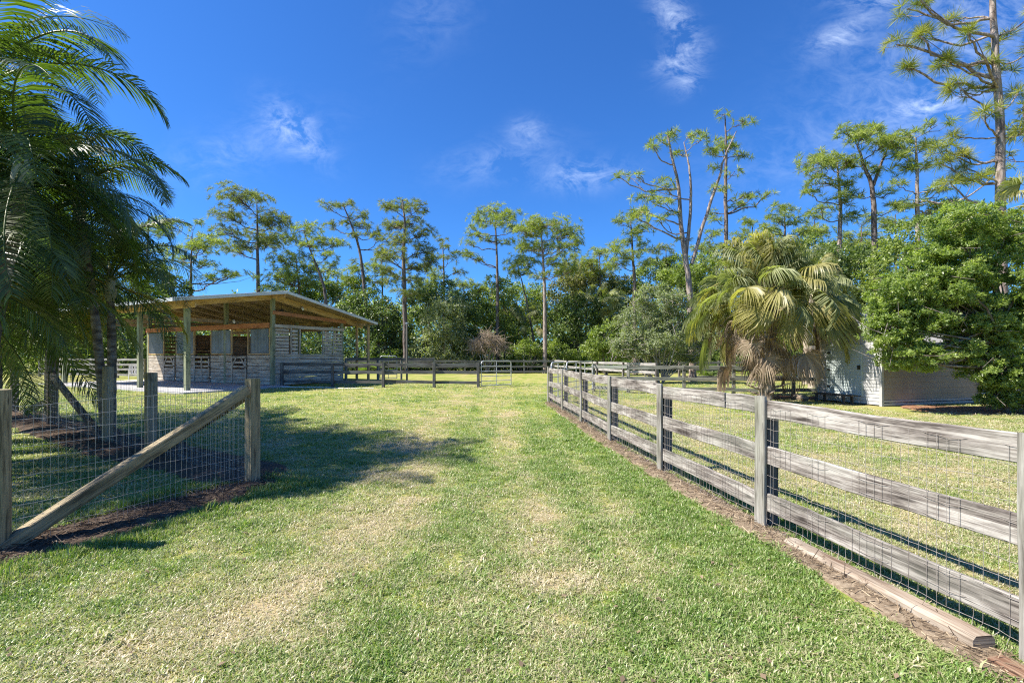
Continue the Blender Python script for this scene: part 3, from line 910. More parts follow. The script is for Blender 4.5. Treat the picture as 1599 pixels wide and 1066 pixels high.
root = thing('wire_fence', 'shaded post and wire fence running back under the palms', 'fence', (LF_REAR[1][0], LF_REAR[1][1], 0), 'wire fences')
al = (-.83, .55)
square_post(-5.92, 7.98, 1.37, .145, al, root)
square_post(-7.36, 8.86, 1.45, .17, al, root, rnd=True)
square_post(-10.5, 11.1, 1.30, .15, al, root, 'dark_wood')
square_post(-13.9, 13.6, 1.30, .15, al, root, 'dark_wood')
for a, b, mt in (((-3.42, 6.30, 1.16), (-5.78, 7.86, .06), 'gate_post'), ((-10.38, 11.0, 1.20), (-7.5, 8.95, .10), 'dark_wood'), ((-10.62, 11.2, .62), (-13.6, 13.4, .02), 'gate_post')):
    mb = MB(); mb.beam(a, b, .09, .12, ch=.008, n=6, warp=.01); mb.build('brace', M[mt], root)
wires([(p[0], p[1] - .07) for p in LF_REAR], .05, 1.22, .06, .12, .0018, .004, seed=6).build('wire_mesh', M['wire'], root)

# paddock fences
PADR = [(1.185, .15), (.775, .15), (.28, .15)]
rail_fence('dark three board paddock fence from the barn to the open gate', [(-12.15, 25.7), (-9.4, 25.5), (-6.66, 25.2), (-4.0, 25.0), (-1.72, 24.9)], 1.28, PADR, 'rail_dark', 'rail_dark', .14, 1, group='board fences')
rail_fence('mid brown three board fence from the pipe gates to the white shed', [(3.75, 22.4), (5.1, 21.35), (7.4, 20.95), (9.45, 20.75), (11.8, 20.4), (14.2, 20.1)], 1.27, [(1.14, .15), (.66, .15), (.20, .15)], 'rail_mid', 'fence_post', .13, -1, group='board fences')
FX = [(-34 + 2.7 * i, 44.5) for i in range(15)]
rail_fence('far dark board fence along the edge of the woods behind the barn and gate', FX, 1.26, [(1.13, .16), (.63, .15), (.2, .15)], 'rail_dark', 'fence_post', .13, -1, group='board fences')
rail_fence('distant board fence turning toward the shed in front of the grey shrub', [(3.8, 44.5), (4.6, 40.5), (5.2, 36.9), (5.8, 33.2), (6.8, 29.8), (7.85, 26.4)], 1.26, [(1.16, .15), (.70, .15), (.25, .15)], 'white_rail', 'fence_dark', .12, 1, group='board fences')
rail_fence('board fence behind the sabal palm and shed at the right', [(11.0, 32.0), (13.7, 32.2), (16.4, 32.4), (19.1, 32.5), (21.8, 32.6), (24.5, 32.7), (27.2, 32.8), (29.9, 32.9)], 1.3, [(1.18, .15), (.72, .15), (.25, .15)], 'rail_mid', 'fence_dark', .13, -1, group='board fences')
rail_fence('pale board fence standing past the left end of the barn', [(-36.5, 37.6), (-34.0, 37.0), (-31.5, 36.4), (-29.0, 35.8), (-26.6, 35.2)], 1.45, [(1.36, .15), (1.0, .15), (.62, .15), (.24, .15)], 'white_rail', 'fence_post', .14, -1, group='board fences')
rail_fence('short pinkish board fence glimpsed under the oak right of the shed', [(17.6, 18.6), (19.6, 18.9), (21.6, 19.2)], 1.6, [(1.45, .15), (1.05, .15), (.65, .15), (.25, .15)], 'white_rail', 'fence_dark', .13, -1, group='board fences')
rail_fence('tall dark stall fence joining the back of the barn', [B(-.1, 5.0)[:2], B(-.3, 7.6)[:2], (-7.6, 33.4), (-5.4, 33.6)], 1.5, [(1.42, .17), (1.02, .15), (.55, .15)], 'rail_dark', 'fence_post', .14, -1, group='board fences')  # the dark rail colour also carries the barn roof's shade here


def pipe_gate(label, p0, p1, h=1.36, z0=.12, bars=5, uprights=2):
    root = thing('pipe_gate', label, 'gate', (p0[0], p0[1], 0), 'pipe gates')
    a = np.array(p0, float); b = np.array(p1, float); L = np.linalg.norm(b - a); t = (b - a) / L
    def Q(s, z): return (a[0] + t[0] * s, a[1] + t[1] * s, z)
    rr = .16
    pts = [Q(0, z0), Q(0, h - rr)] + [Q(rr - rr * math.cos(q), h - rr + rr * math.sin(q)) for q in (.4, .8, 1.2)] + [Q(rr, h), Q(L - rr, h)] + \
          [Q(L - rr + rr * math.sin(q), h - rr + rr * math.cos(q)) for q in (.4, .8, 1.2)] + [Q(L, h - rr), Q(L, z0), Q(0, z0)]
    o = NP(); o.tube(np.array(pts[:-1]), .026, 8); o.tube(np.array([pts[-2], pts[-1]]), .026, 8)
    o.build('frame', M['galv'], root, True)
    for i in range(1, bars):
        o = NP(); z = z0 + (h - z0) * (i / bars) ** 1.05
        o.tube(np.array([Q(0, z), Q(L, z)]), .02, 7); o.build('bar', M['galv'], root, True)
    for i in range(1, uprights):
        o = NP(); s = L * i / uprights
        o.tube(np.array([Q(s, z0), Q(s, h)]), .018, 6); o.build('upright', M['galv'], root, True)
    mb = MB()
    for z in (z0 + .2, h - .25): mb.beam(Q(-.10, z), Q(.03, z), .03, .05)
    mb.build('hinge', M['iron'], root)
    return root


pipe_gate('galvanised pipe gate swung open at the end of the dark paddock fence', (-1.58, 24.95), (-.05, 26.2), 1.37, .1, 5, 2)
pipe_gate('small galvanised walk gate at the far end of the right fence', (1.40, 17.35), (2.02, 18.72), 1.40, .12, 5, 2)
pipe_gate('long galvanised pipe gate between the walk gate and the shed fence', (2.12, 18.95), (3.70, 22.3), 1.38, .12, 5, 3)
pipe_gate('galvanised pipe gate behind the dark fence near the barn', (-8.95, 33.0), (-7.85, 33.2), 1.62, .1, 5, 2)

# ---------------------------------------------------------------- barn
barn = thing('horse_barn', 'open sided wooden horse barn with white metal roof and slatted stalls', 'barn', B(0, 0, 0))
ZR, ZF, TF, ZB, TB = 4.97, 4.04, -5.54, 3.71, 6.6
S0, S1 = -1.2, 13.4


def roofz(t):
    return ZR + (ZF - ZR) * (t / TF) if t < 0 else ZR + (ZB - ZR) * (t / TB)


def bbeam(mb, a, b, w_, h_, up=(0, 0, 1), **kw):
    mb.beam(B(*a), B(*b), w_, h_, up=up, **kw)


def slab(mb, s0, s1, t0, t1, off0, off1):
    """roof sheet between two offsets above the roof line"""
    q = [B(s0, t0, roofz(t0) + off0), B(s1, t0, roofz(t0) + off0), B(s1, t1, roofz(t1) + off0), B(s0, t1, roofz(t1) + off0)]
    p = [B(s0, t0, roofz(t0) + off1), B(s1, t0, roofz(t0) + off1), B(s1, t1, roofz(t1) + off1), B(s0, t1, roofz(t1) + off1)]
    mb.quad(*q); mb.quad(*p)
    for i in range(4):
        j = (i + 1) % 4
        mb.quad(q[i], q[j], p[j], p[i])


mb = MB(); mb.quad(B(-1.4, -5.2, .07), B(13.2, -5.2, .07), B(13.2, 4.9, .07), B(-1.4, 0.0, .07))
mb.quad(B(-1.4, -5.2, .07), B(13.2, -5.2, .07), B(13.2, -5.2, -.1), B(-1.4, -5.2, -.1)); mb.quad(B(-1.4, -5.2, .07), B(-1.4, 0, .07), B(-1.4, 0, -.1), B(-1.4, -5.2, -.1))
mb.build('floor_slab', M['concrete'], barn)
for (ta, tb) in ((0, TF), (0, TB)):
    mb = MB(); slab(mb, S0, S1, ta, tb, .0, .045)
    n = 36
    for k in range(n + 1):      # standing ribs of the metal sheet
        s = S0 + .02 + (S1 - S0 - .04) * k / n
        mb.beam(B(s, ta, roofz(ta) + .058), B(s, tb, roofz(tb) + .058), .03, .024, ch=.004)
    roof = mb.build('roof_sheet', M['roof_metal'], barn)
    mb = MB()
    mb.beam(B(S0 - .012, ta, roofz(ta) - .015), B(S0 - .012, tb, roofz(tb) - .015), .02, .15, ch=.003)
    mb.beam(B(S1 + .012, ta, roofz(ta) - .015), B(S1 + .012, tb, roofz(tb) - .015), .02, .15, ch=.003)
    mb.beam(B(S0, tb - .012 * (1 if tb < 0 else -1) * -1, roofz(tb) - .02), B(S1, tb - .012 * (1 if tb < 0 else -1) * -1, roofz(tb) - .02), .02, .14, ch=.003)
    mb.build('roof_trim', M['roof_metal'], barn)
    mb = MB()
    npl = 22
    for k in range(npl):        # boards of the deck, each a strip along the ridge direction with open joints
        t0 = ta + (tb - ta) * (k + .03) / npl; t1 = ta + (tb - ta) * (k + .97) / npl
        mb.quad(B(S0 + .03, t0, roofz(t0) - .02), B(S1 - .03, t0, roofz(t0) - .02), B(S1 - .03, t1, roofz(t1) - .02), B(S0 + .03, t1, roofz(t1) - .02))
    mb.build('roof_deck', M['barn_under'], barn)
    for k in range(8):
        s = -.02 + (12.5) * k / 7
        mb = MB(); tt = tb * .985
        hh = .30 if k in (0, 7) else .20
        mb.beam(B(s, ta, roofz(ta) - .03 - hh / 2), B(s, tt, roofz(tt) - .03 - hh / 2), .06, hh, ch=.005, n=3)
        mb.build('rafter', M['barn_tan' if k in (0, 7) else 'barn_under'], barn)
mb = MB(); mb.beam(B(S0 + .1, -.045, ZR - .16), B(S1 - .1, -.045, ZR - .16), .05, .24); mb.build('ridge_beam', M['barn_tan'], barn)
mb = MB(); mb.beam(B(S0 + .3, -4.43, 3.93), B(12.9, -4.43, 3.93), .06, .26, n=6); mb.build('eave_beam', M['barn_tan'], barn)
mb = MB(); mb.beam(B(S0 + .4, 5.9, 3.62), B(12.9, 5.9, 3.62), .06, .2, n=6); mb.build('eave_beam', M['barn_tan'], barn)
for s in (-.0, 4.1, 8.2, 12.4):
    mb = MB(); mb.beam(B(s, -4.3, 0), B(s, -4.3, 3.79), .20, .20, up=(*BA, 0), ch=.01, n=3)
    mb.beam(B(s, -4.3, 3.79), B(s, -4.3, 4.12), .16, .16, up=(*BA, 0), ch=.008)
    mb.build('porch_post', M['barn_green'], barn)
for s in (0, 4.1, 8.2, 12.4):
    mb = MB(); mb.beam(B(s, 0.02, 0), B(s, 0.02, 4.72), .19, .19, up=(*BA, 0), ch=.01, n=3); mb.build('ridge_post', M['barn_green'], barn)
    mb = MB(); mb.beam(B(s, 4.75, 0), B(s, 4.75, 3.85), .16, .16, up=(*BA, 0), ch=.01, n=3); mb.build('back_post', M['barn_green'], barn)
for (s, t_) in ((0.05, 6.05), (-.75, 6.25), (6.2, 6.1), (12.4, 6.1)):
    mb = MB(); mb.beam(B(s, t_, 0), B(s, t_, 3.55), .13, .13, up=(*BA, 0), ch=.01); mb.build('back_post', M['barn_tan'], barn)
mb = MB(); mb.beam(B(.1, -.115, 3.27), B(12.45, -.115, 3.27), .06, .27, n=8, warp=.01); mb.build('tie_beam', M['barn_orange'], barn)
mb = MB(); mb.beam(B(-.115, -.05, 3.95), B(-.115, 5.0, 3.72), .05, .2, n=4); mb.build('tie_beam', M['barn_orange'], barn)
mb = MB(); mb.beam(B(.1, 4.84, 3.3), B(12.45, 4.84, 3.3), .06, .22, n=6); mb.build('tie_beam', M['barn_tan'], barn)
for s in (4.1, 8.2, 12.4):
    mb = MB(); mb.beam(B(s + .13, -4.3, 3.6), B(s + .13, 4.7, 3.6), .05, .2, n=5); mb.build('cross_beam', M['barn_under'], barn)


def plank_wall(name, mat, f, w_, z0, z1, gap=0.014, ph=.185, th=.03, up=(0, 0, 1), parent=None, jit=.006):
    """horizontal planks between f(0) and f(w_) on the barn grid"""
    mb = MB(); z = z0 + ph / 2
    while z + ph / 2 <= z1 + .03:
        mb.beam(f(random.uniform(0, .01), z + random.uniform(-jit, jit)), f(w_ - random.uniform(0, .01), z + random.uniform(-jit, jit)), th, ph * random.uniform(.95, 1.0), ch=.004, n=max(2, int(w_ / .6)), warp=.004)
        z += ph + gap
    return mb.build(name, M[mat], parent or barn)


PAN = [(0.12, 2.05), (3.46, 5.48), (7.13, 9.13), (10.5, 12.35)]
DOORS = [(2.05, 3.46), (5.48, 7.13), (9.13, 10.5)]
for i, (a, b_) in enumerate(PAN):
    plank_wall('stall_wall', 'barn_board', lambda q, z, a=a: B(a + q, -.05, z), b_ - a, .09, 1.68)
    mb = MB()
    for q in (a + .04, b_ - .04): mb.beam(B(q, -.02, 1.69), B(q, -.02, 3.13), .09, .07, up=(*BA, 0), ch=.004)
    mb.beam(B(a, -.02, 1.735), B(b_, -.02, 1.735), .09, .07)
    fr = mb.build('shutter_frame', M['barn_tan'], barn)
    o = NP()
    ns = 48
    sx = np.linspace(a + .12, b_ - .12 - (.2 if i == 0 else 0), ns * 2)
    wv = .024 * np.sin(np.arange(ns * 2) * math.pi / 4)
    V = []
    for zz in (1.78, 3.09):
        for q, wq in zip(sx, wv): V.append(B(q, -.055 + wq, zz))
    m2 = ns * 2
    F = [[k, k + 1, m2 + k + 1, m2 + k] for k in range(m2 - 1)]
    o.add(np.array(V), np.array(F)); o.build('metal_sheet', M['corrug'], fr, True)
for i, (a, b_) in enumerate(DOORS):
    door = plank_wall('stall_door', 'barn_board', lambda q, z, a=a: B(a + .03 + q, -.085, z), b_ - a - .06, .11, .95)
    mb = MB()
    w2 = b_ - a - .06
    for z in (1.03, 1.27, 1.56): mb.beam(B(a + .03, -.085, z), B(b_ - .03, -.085, z), .03, .11, ch=.004)
    for q in ((0.06, w2 - .06) if i != 1 else (.06, w2 / 2, w2 - .06)): mb.beam(B(a + .03 + q, -.115, .14), B(a + .03 + q, -.115, 1.61), .028, .11, up=(*BA, 0), ch=.004)
    if i != 1:
        mb.beam(B(a + .1, -.118, 1.02), B(a + .1 + w2 * .3, -.118, 1.55), .02, .10, up=(*BA, 0)); mb.beam(B(b_ - .1, -.118, 1.02), B(b_ - .1 - w2 * .3, -.118, 1.55), .02, .10, up=(*BA, 0))
    mb.build('door_rail', M['barn_board'], door)
    mb = MB()
    for z in (.35, 1.0, 1.5): mb.box(B(a + .06, -.14, z), (.10, .03, .05))
    mb.build('hinge', M['iron'], door)
# right hand end of the barn
plank_wall('stall_wall', 'barn_side', lambda q, z: B(-.07, q, z), 4.75, .06, 1.64, gap=.014)
for (t0, t1, gp) in ((.12, .95, .035), (1.15, 1.52, .06), (3.35, 3.92, .03), (4.08, 4.72, .05)):
    plank_wall('slat_wall', 'barn_side', lambda q, z, t0=t0: B(-.065, t0 + q, z), t1 - t0, 1.74, 3.12, gap=gp, ph=.14)
for t0 in (1.05, 1.63, 3.22, 4.0):
    mb = MB(); mb.beam(B(-.10, t0, 1.66), B(-.10, t0, 3.2), .10, .05, up=(*BG, 0), ch=.004); mb.build('window_post', M['barn_side'], barn)
mb = MB(); mb.beam(B(-.105, .05, 3.24), B(-.105, 4.85, 3.24), .04, .17, n=4); mb.beam(B(-.105, .05, 1.69), B(-.105, 4.85, 1.69), .04, .08, n=4); mb.build('wall_rail', M['barn_side'], barn)
# interior
plank_wall('back_wall', 'barn_inner', lambda q, z: B(.2 + q, 4.62, z), 3.4, .1, 1.5, gap=.05)
plank_wall('back_wall', 'barn_inner', lambda q, z: B(4.3 + q, 4.62, z), 3.6, .1, 3.1, gap=.035)
plank_wall('back_wall', 'barn_inner', lambda q, z: B(8.3 + q, 4.62, z), 4.0, .1, 3.1, gap=.035)
for s in (4.0, 8.1):
    plank_wall('partition', 'barn_inner', lambda q, z, s=s: B(s, .2 + q, z), 4.3, .1, 2.6 if s < 5 else 3.1, gap=.02)
plank_wall('end_wall', 'barn_board', lambda q, z: B(12.5, .1 + q, z), 4.5, .1, 1.68, gap=.012)
plank_wall('end_wall', 'barn_inner', lambda q, z: B(12.5, .1 + q, z), 4.5, 1.8, 3.1, gap=.06)

# things fixed in or standing by the barn
t_ = thing('ceiling_fan', 'dark ceiling fan hanging under the ridge of the barn roof', 'fan', B(.9, 1.2, 4.15))
mb = MB(); mb.beam(B(.9, 1.2, 4.22), B(.9, 1.2, 4.62), .03, .03, up=(1, 0, 0), roundness=8); mb.build('rod', M['iron'], t_)
mb = MB(); mb.beam(B(.9, 1.2, 4.08), B(.9, 1.2, 4.24), .24, .24, up=(1, 0, 0), roundness=14); mb.build('motor', M['iron'], t_)
for k in range(4):
    q = k * math.pi / 2 + .4
    mb = MB(); c0 = np.array(B(.9, 1.2, 4.16)); dv = np.array([math.cos(q), math.sin(q), 0])
    mb.beam(c0 + dv * .1, c0 + dv * .62, .13, .012); mb.build('blade', M['dark_wood'], t_)
for (nm, pos, lab) in (('flood_light', B(-.14, 1.75, 4.36), 'white flood lamp fixed to the rake beam of the barn gable'), ('flood_light', B(3.0, -.24, 3.62), 'white lamp above the tie beam inside the barn porch')):
    t_ = thing(nm, lab, 'lamp', pos)
    mb = MB(); mb.box(pos, (.12, .05, .12)); mb.build('bracket', M['iron'], t_)
    mb = MB(); p = np.array(pos); mb.beam(p + (.03, -.03, -.02), p + (.12, -.15, -.12), .13, .13, roundness=12); mb.build('lamp_head', M['plastic'], t_)
t_ = thing('hanging_basket', 'dark round basket hanging under the porch eave beam', 'basket', B(2.6, -3.9, 3.6))
mb = MB(); mb.beam(B(2.6, -4.36, 3.45), B(2.6, -4.36, 3.66), .30, .30, up=(1, 0, 0), roundness=12); mb.build('bowl', M['iron'], t_)
mb = MB(); mb.beam(B(2.6, -4.36, 3.66), B(2.6, -4.36, 3.8), .02, .02, up=(1, 0, 0)); mb.build('hook', M['iron'], t_)
# white chair past the left end
cp = np.array([-25.2, 32.4]); t_ = thing('garden_chair', 'white plastic garden chair on the slab end by the barn', 'chair', (cp[0], cp[1], 0))
def CQ(x, y, z): return (cp[0] + .8 * x + .6 * y, cp[1] + .6 * x - .8 * y, z)
mb = MB(); mb.beam(CQ(-.25, 0, .44), CQ(.25, 0, .44), .48, .04); mb.build('seat', M['plastic'], t_)
mb = MB()
for q in (-.2, -.07, .07, .2): mb.beam(CQ(q, -.22, .46), CQ(q, -.36, .98), .10, .025, up=(.6, -.8, 0))
mb.beam(CQ(-.26, -.355, .97), CQ(.26, -.355, .97), .03, .09); mb.build('backrest', M['plastic'], t_)
for qx in (-.23, .23):
    for qy in (-.2, .2):
        mb = MB(); mb.beam(CQ(qx * 1.08, qy * 1.1, 0), CQ(qx, qy, .43), .05, .05, up=(1, 0, 0)); mb.build('leg', M['plastic'], t_)
    mb = MB(); mb.beam(CQ(qx * 1.1, -.25, .66), CQ(qx * 1.1, .2, .66), .06, .03); mb.beam(CQ(qx * 1.1, .18, .44), CQ(qx * 1.1, .18, .65), .04, .04, up=(1, 0, 0)); mb.build('armrest', M['plastic'], t_)
# pale pipe lying on the grass in front of the barn end
o = NP(); o.tube(smooth_path([(-12.9, 24.6, .05), (-11.4, 25.0, .04), (-9.6, 24.75, .03), (-8.1, 24.1, .025), (-6.9, 24.3, .02)], 24), .022, 6)
tag(o.build('hose', M['plastic'], None, True), 'white hose lying on the grass beside the barn end', 'hose')
t_ = thing('light_pole', 'tall pale pole standing behind the dark paddock fence', 'pole', (-6.95, 32.2, 0))
o = NP(); o.tube(np.array([(-6.95, 32.2, -.2), (-6.95, 32.2, 3.75)]), [.06, .055], 10); o.build('shaft', M['fence_post'], t_, True)
mb = MB(); mb.beam((-6.95, 32.2, 3.74), (-6.95, 32.2, 3.84), .18, .18, up=(1, 0, 0), roundness=10); mb.build('cap', M['galv'], t_)

# ---------------------------------------------------------------- shed
shed = thing('garden_shed', 'small white and tan sided shed behind the sabal palm', 'shed', S(0, 0, 0))
W_, U_ = 2.37, 4.47
EZ, PZ = 2.14, 3.08


def lap(mb, fa, fb, z0, z1, step=.115):
    """clapboard siding: tilted strips between two verticals"""
    z = z0
    while z < z1 - .01:
        e = min(z + step, z1)
        a0 = fa(z, .022); b0 = fb(z, .022); b1 = fb(e, .006); a1 = fa(e, .006)
        mb.quad(a0, b0, b1, a1)
        mb.quad(fa(z, 0.0), fb(z, 0.0), b0, a0)
        z = e


mb = MB()
lap(mb, lambda z, o: S(-o, .05, z), lambda z, o: S(-o, .62, z), .04, EZ)
lap(mb, lambda z, o: S(-o, 1.98, z), lambda z, o: S(-o, W_ - .03, z), .04, EZ)
lap(mb, lambda z, o: S(-o, .62, z), lambda z, o: S(-o, 1.98, z), 2.02, EZ)
lap(mb, lambda z, o: S(-o, .62, z), lambda z, o: S(-o, 1.98, z), .04, .28)
lap(mb, lambda z, o: S(-o, .04 + (z - EZ) / (PZ - EZ) * (W_ / 2 - .04), z), lambda z, o: S(-o, W_ - .04 - (z - EZ) / (PZ - EZ) * (W_ / 2 - .04), z), EZ, PZ - .05)
mb.build('gable_wall', M['siding'], shed)
mb = MB(); lap(mb, lambda z, o: S(.04, -o, z), lambda z, o: S(U_ - .04, -o, z), .20, EZ, .19); mb.build('front_wall', M['siding_tan'], shed)
mb = MB()
mb.beam(S(.03, -.018, .06), S(U_, -.018, .06), .04, .09); mb.beam(S(.03, -.018, .16), S(U_, -.018, .16), .04, .07); mb.build('base_trim', M['siding'], shed)
mb = MB(); mb.quad(S(0, W_, 0), S(U_, W_, 0), S(U_, W_, EZ), S(0, W_, EZ)); mb.quad(S(U_, 0, 0), S(U_, W_, 0), S(U_, W_, EZ), S(U_, 0, EZ)); mb.quad(S(U_, 0, EZ), S(U_, W_, EZ), S(U_, W_ / 2, PZ), S(U_, W_ / 2, PZ)); mb.build('back_wall', M['siding'], shed)
for (u, v) in ((0, 0), (0, W_), (U_, 0)):
    mb = MB(); mb.beam(S(u, v, 0), S(u, v, EZ), .09, .09, up=(*SU, 0), ch=.004); mb.build('corner_trim', M['siding'], shed)
mb = MB(); lap(mb, lambda z, o: S(-o - .012, .66, z), lambda z, o: S(-o - .012, 1.94, z), .30, 1.98, .10); dr = mb.build('door', M['door_blue'], shed)
mb = MB()
for v in (.64, 1.96): mb.beam(S(-.03, v, .28), S(-.03, v, 2.02), .05, .05, up=(*SW, 0), ch=.003)
mb.beam(S(-.03, .62, 2.0), S(-.03, 1.98, 2.0), .05, .06); mb.build('door_frame', M['door_blue'], dr)
mb = MB(); mb.box(S(-.06, .74, 1.25), (.06, .06, .14)); mb.build('handle', M['iron'], dr)
mb = MB()
for sgn in (0, 1):
    v0 = -.22 if sgn == 0 else W_ + .22
    z0 = EZ - .12
    q = [S(-.22, v0, z0), S(U_ + .2, v0, z0), S(U_ + .2, W_ / 2, PZ + .02), S(-.22, W_ / 2, PZ + .02)]
    mb.quad(*q); p = [(a, b, c + .07) for a, b, c in q]; mb.quad(*p)
    for i in range(4): mb.quad(q[i], q[(i + 1) % 4], p[(i + 1) % 4], p[i])
mb.build('roof', M['shingle'], shed)
mb = MB(); mb.beam(S(-.235, -.22, EZ - .1), S(-.235, W_ / 2, PZ + .03), .02, .12); mb.beam(S(-.235, W_ + .22, EZ - .1), S(-.235, W_ / 2, PZ + .03), .02, .12); mb.build('roof_trim', M['siding'], shed)
for z in (.55, 1.15, 1.75):
    mb = MB(); mb.box(S(-.055, 1.9, z), (.03, .10, .06)); mb.build('hinge', M['iron'], dr)
mb = MB(); mb.beam(S(-.22, -.27, EZ - .13), S(U_ + .2, -.27, EZ - .15), .10, .08, ch=.02); mb.beam(S(U_ - .12, -.09, .1), S(U_ - .12, -.09, EZ - .15), .06, .06, up=(*SU, 0), ch=.01); mb.build('gutter', M['siding'], shed)
t_ = thing('wooden_step', 'dark wooden step bench below the shed door', 'step', S(-.45, 1.2, 0))
mb = MB()
for q in (-.62, -.46, -.3): mb.beam(S(q, .62, .30), S(q, 2.0, .30), .14, .04)
mb.build('tread', M['dark_wood'], t_)
for v in (.8, 1.85):
    for q in (-.64, -.28):
        mb = MB(); mb.beam(S(q, v, 0), S(q, v, .285), .07, .07, up=(*SU, 0)); mb.build('leg', M['dark_wood'], t_)
o = NP(); rg = np.random.default_rng(77)
mb = MB(); mb.beam(S(-.95, 2.0, .11), S(-.75, 2.75, .13), .24, .22, roundness=9, n=6, warp=.02, hvar=.12)
tag(mb.build('cut_log', M['old_timber']), 'short cut log lying in shade left of the shed door step', 'log')

# ---------------------------------------------------------------- feather palms at the left
def frond_mesh(L, e0, droop, seed, n=66, mat='frond'):
    """one feather frond along +X: arching rib with drooping leaflets"""
    rg = np.random.default_rng(seed)
    m = 26
    t = np.linspace(0, 1, m)
    el = e0 - droop * t ** 1.35
    ds = L / (m - 1)
    xs = np.concatenate([[0], np.cumsum(np.cos(el[:-1]) * ds)]); zs = np.concatenate([[0], np.cumsum(np.sin(el[:-1]) * ds)])
    ys = .05 * L * np.sin(t * 2.2 + seed) * t
    rib = np.stack([xs, ys, zs], 1)
    o = NP(); o.tube(rib, .022 * (1 - .85 * t) * L / 2.4, 5, .7)
    tl = np.linspace(.14, .995, n)
    for side in (-1, 1):
        tt = np.clip(tl + rg.normal(0, .004, n), .1, 1)
        P0 = np.stack([np.interp(tt, t, rib[:, k]) for k in range(3)], 1)
        ee = np.interp(tt, t, el)
        fw = np.stack([np.cos(ee), 0 * ee, np.sin(ee)], 1)
        upv = np.stack([-np.sin(ee), 0 * ee, np.cos(ee)], 1)
        sd = np.array([0, side, 0.0])
        ln = L * .27 * np.clip(np.sin(np.pi * (tt * .88 + .10)) ** .55, .12, 1) * rg.uniform(.88, 1.08, n)
        d0 = sd * .95 + fw * (.38 + .5 * tt[:, None]) + upv * (.12 + rg.normal(0, .12, (n, 1)))
        d0 /= np.linalg.norm(d0, axis=1)[:, None]
        wd = .0115 * L / 2.4 + .004
        pts = [P0]
        d = d0.copy(); seg = ln / 3
        for k in range(3):
            pts.append(pts[-1] + d * seg[:, None]); d = d + np.array([0, 0, -.34 - .10 * k]); d /= np.linalg.norm(d, axis=1)[:, None]
        wv = fw * np.array([1, 1, 1]) * .8 + upv * .25 * side
        ws = [wd * .5, wd, wd * .8, wd * .08]
        V = np.stack([q for p_, w_k in zip(pts, ws) for q in (p_ - wv * w_k, p_ + wv * w_k)], 1)     # n,8,3
        F0 = np.array([[0, 1, 3, 2], [2, 3, 5, 4], [4, 5, 7, 6]])
        F = F0[None] + (np.arange(n) * 8)[:, None, None]
        o.add(V.reshape(-1, 3), F.reshape(-1, 4), np.repeat(np.clip(rg.normal(.45, .17, n), 0, 1), 8))
    return o.mesh('frond', M[mat], None, False)


FR = {}
for i, e in enumerate((80, 62, 45, 28, 10, -12, -38)):
    for v in range(2):
        FR[(i, v)] = frond_mesh(2.4, R(e), R((95, 118, 122, 112, 92, 70, 42)[i] + 12 * v), 60 + i * 2 + v)
FRY = [frond_mesh(2.1, R(20), R(95), 90, mat='frond_yellow'), frond_mesh(2.0, R(-15), R(70), 91, mat='frond_yellow')]


def feather_palm(label, x, y, hz, L, n, seed, yellow=0, lean=(0, 0), rt=.065, low=True):
    rg = np.random.default_rng(seed)
    root = thing('feather_palm', label, 'palm', (x, y, 0), 'feather palms at the left')
    o = NP()
    sp = smooth_path([(x - lean[0], y - lean[1], -.1), (x - lean[0] * .5 + .03, y - lean[1] * .5, hz * .5), (x, y, hz - .55)], 26)
    rad = rt * (1.25 - .35 * np.linspace(0, 1, 26)) * (1 + .05 * np.cos(np.arange(26) * np.pi))
    o.tube(sp, rad, 9); o.build('trunk', M['palm_bark'], root, True)
    o = NP(); q = np.linspace(0, 1, 9)
    o.tube(np.stack([x + 0 * q, y + 0 * q, hz - .6 + .75 * q], 1), rt * np.array([1.0, 1.35, 1.45, 1.35, 1.2, 1.0, .8, .6, .35]), 9); o.build('crownshaft', M['crownshaft'], root, True)
    az = rg.uniform(0, 6.28)
    for k in range(n):
        az += 2.39996 + rg.normal(0, .15)
        lev = k / max(1, n - 1)
        i = int(np.clip(round(lev * (6 if low else 4.6) + rg.normal(0, .35)), 0, 6))
        me = FR[(i, int(rg.integers(0, 2)))]
        if k >= n - yellow: me = FRY[k % 2]
        f = link('frond', me, root)
        s = L / 2.4 * rg.uniform(.85, 1.1)
        f.scale = (s, s * (1 if rg.random() < .5 else -1), s)
        f.location = (.03 * math.cos(az), .03 * math.sin(az), hz - .05 - .25 * lev)
        f.rotation_euler = (rg.normal(0, .18), rg.normal(0, .05), az)
    return root


feather_palm('feather palm with pale swollen crownshaft high at the left edge', -6.55, 6.5, 4.35, 2.1, 19, 201, lean=(.85, -.1), rt=.08)
feather_palm('tall dark feather palm arching over the top left corner', -7.9, 7.4, 6.0, 2.5, 22, 202, lean=(.5, 0), rt=.075)
feather_palm('feather palm rising right behind the tall round fence post with yellow fronds', -7.80, 9.45, 3.3, 2.15, 22, 203, yellow=3, rt=.07)
feather_palm('feather palm behind the dark braced fence post', -10.95, 11.5, 3.9, 2.5, 24, 204, yellow=1, rt=.08)
feather_palm('low feather palm with fronds hanging at the left edge above the near fence post', -7.4, 6.3, 2.9, 2.3, 19, 205, rt=.065)
feather_palm('leaning feather palm with fronds spreading toward the barn roof', -7.55, 8.5, 4.6, 2.05, 22, 206, lean=(.2, -.8), rt=.065)
feather_palm('short feather palm low in the shade at the left edge', -9.75, 9.2, 2.8, 2.4, 22, 207, rt=.06)
feather_palm('slim feather palm at the back of the left cluster', -12.4, 13.2, 4.9, 2.5, 20, 208, yellow=1, rt=.06)
feather_palm('drooping feather palm nearest the camera at the left edge', -7.3, 5.1, 3.3, 2.0, 16, 209, rt=.065)
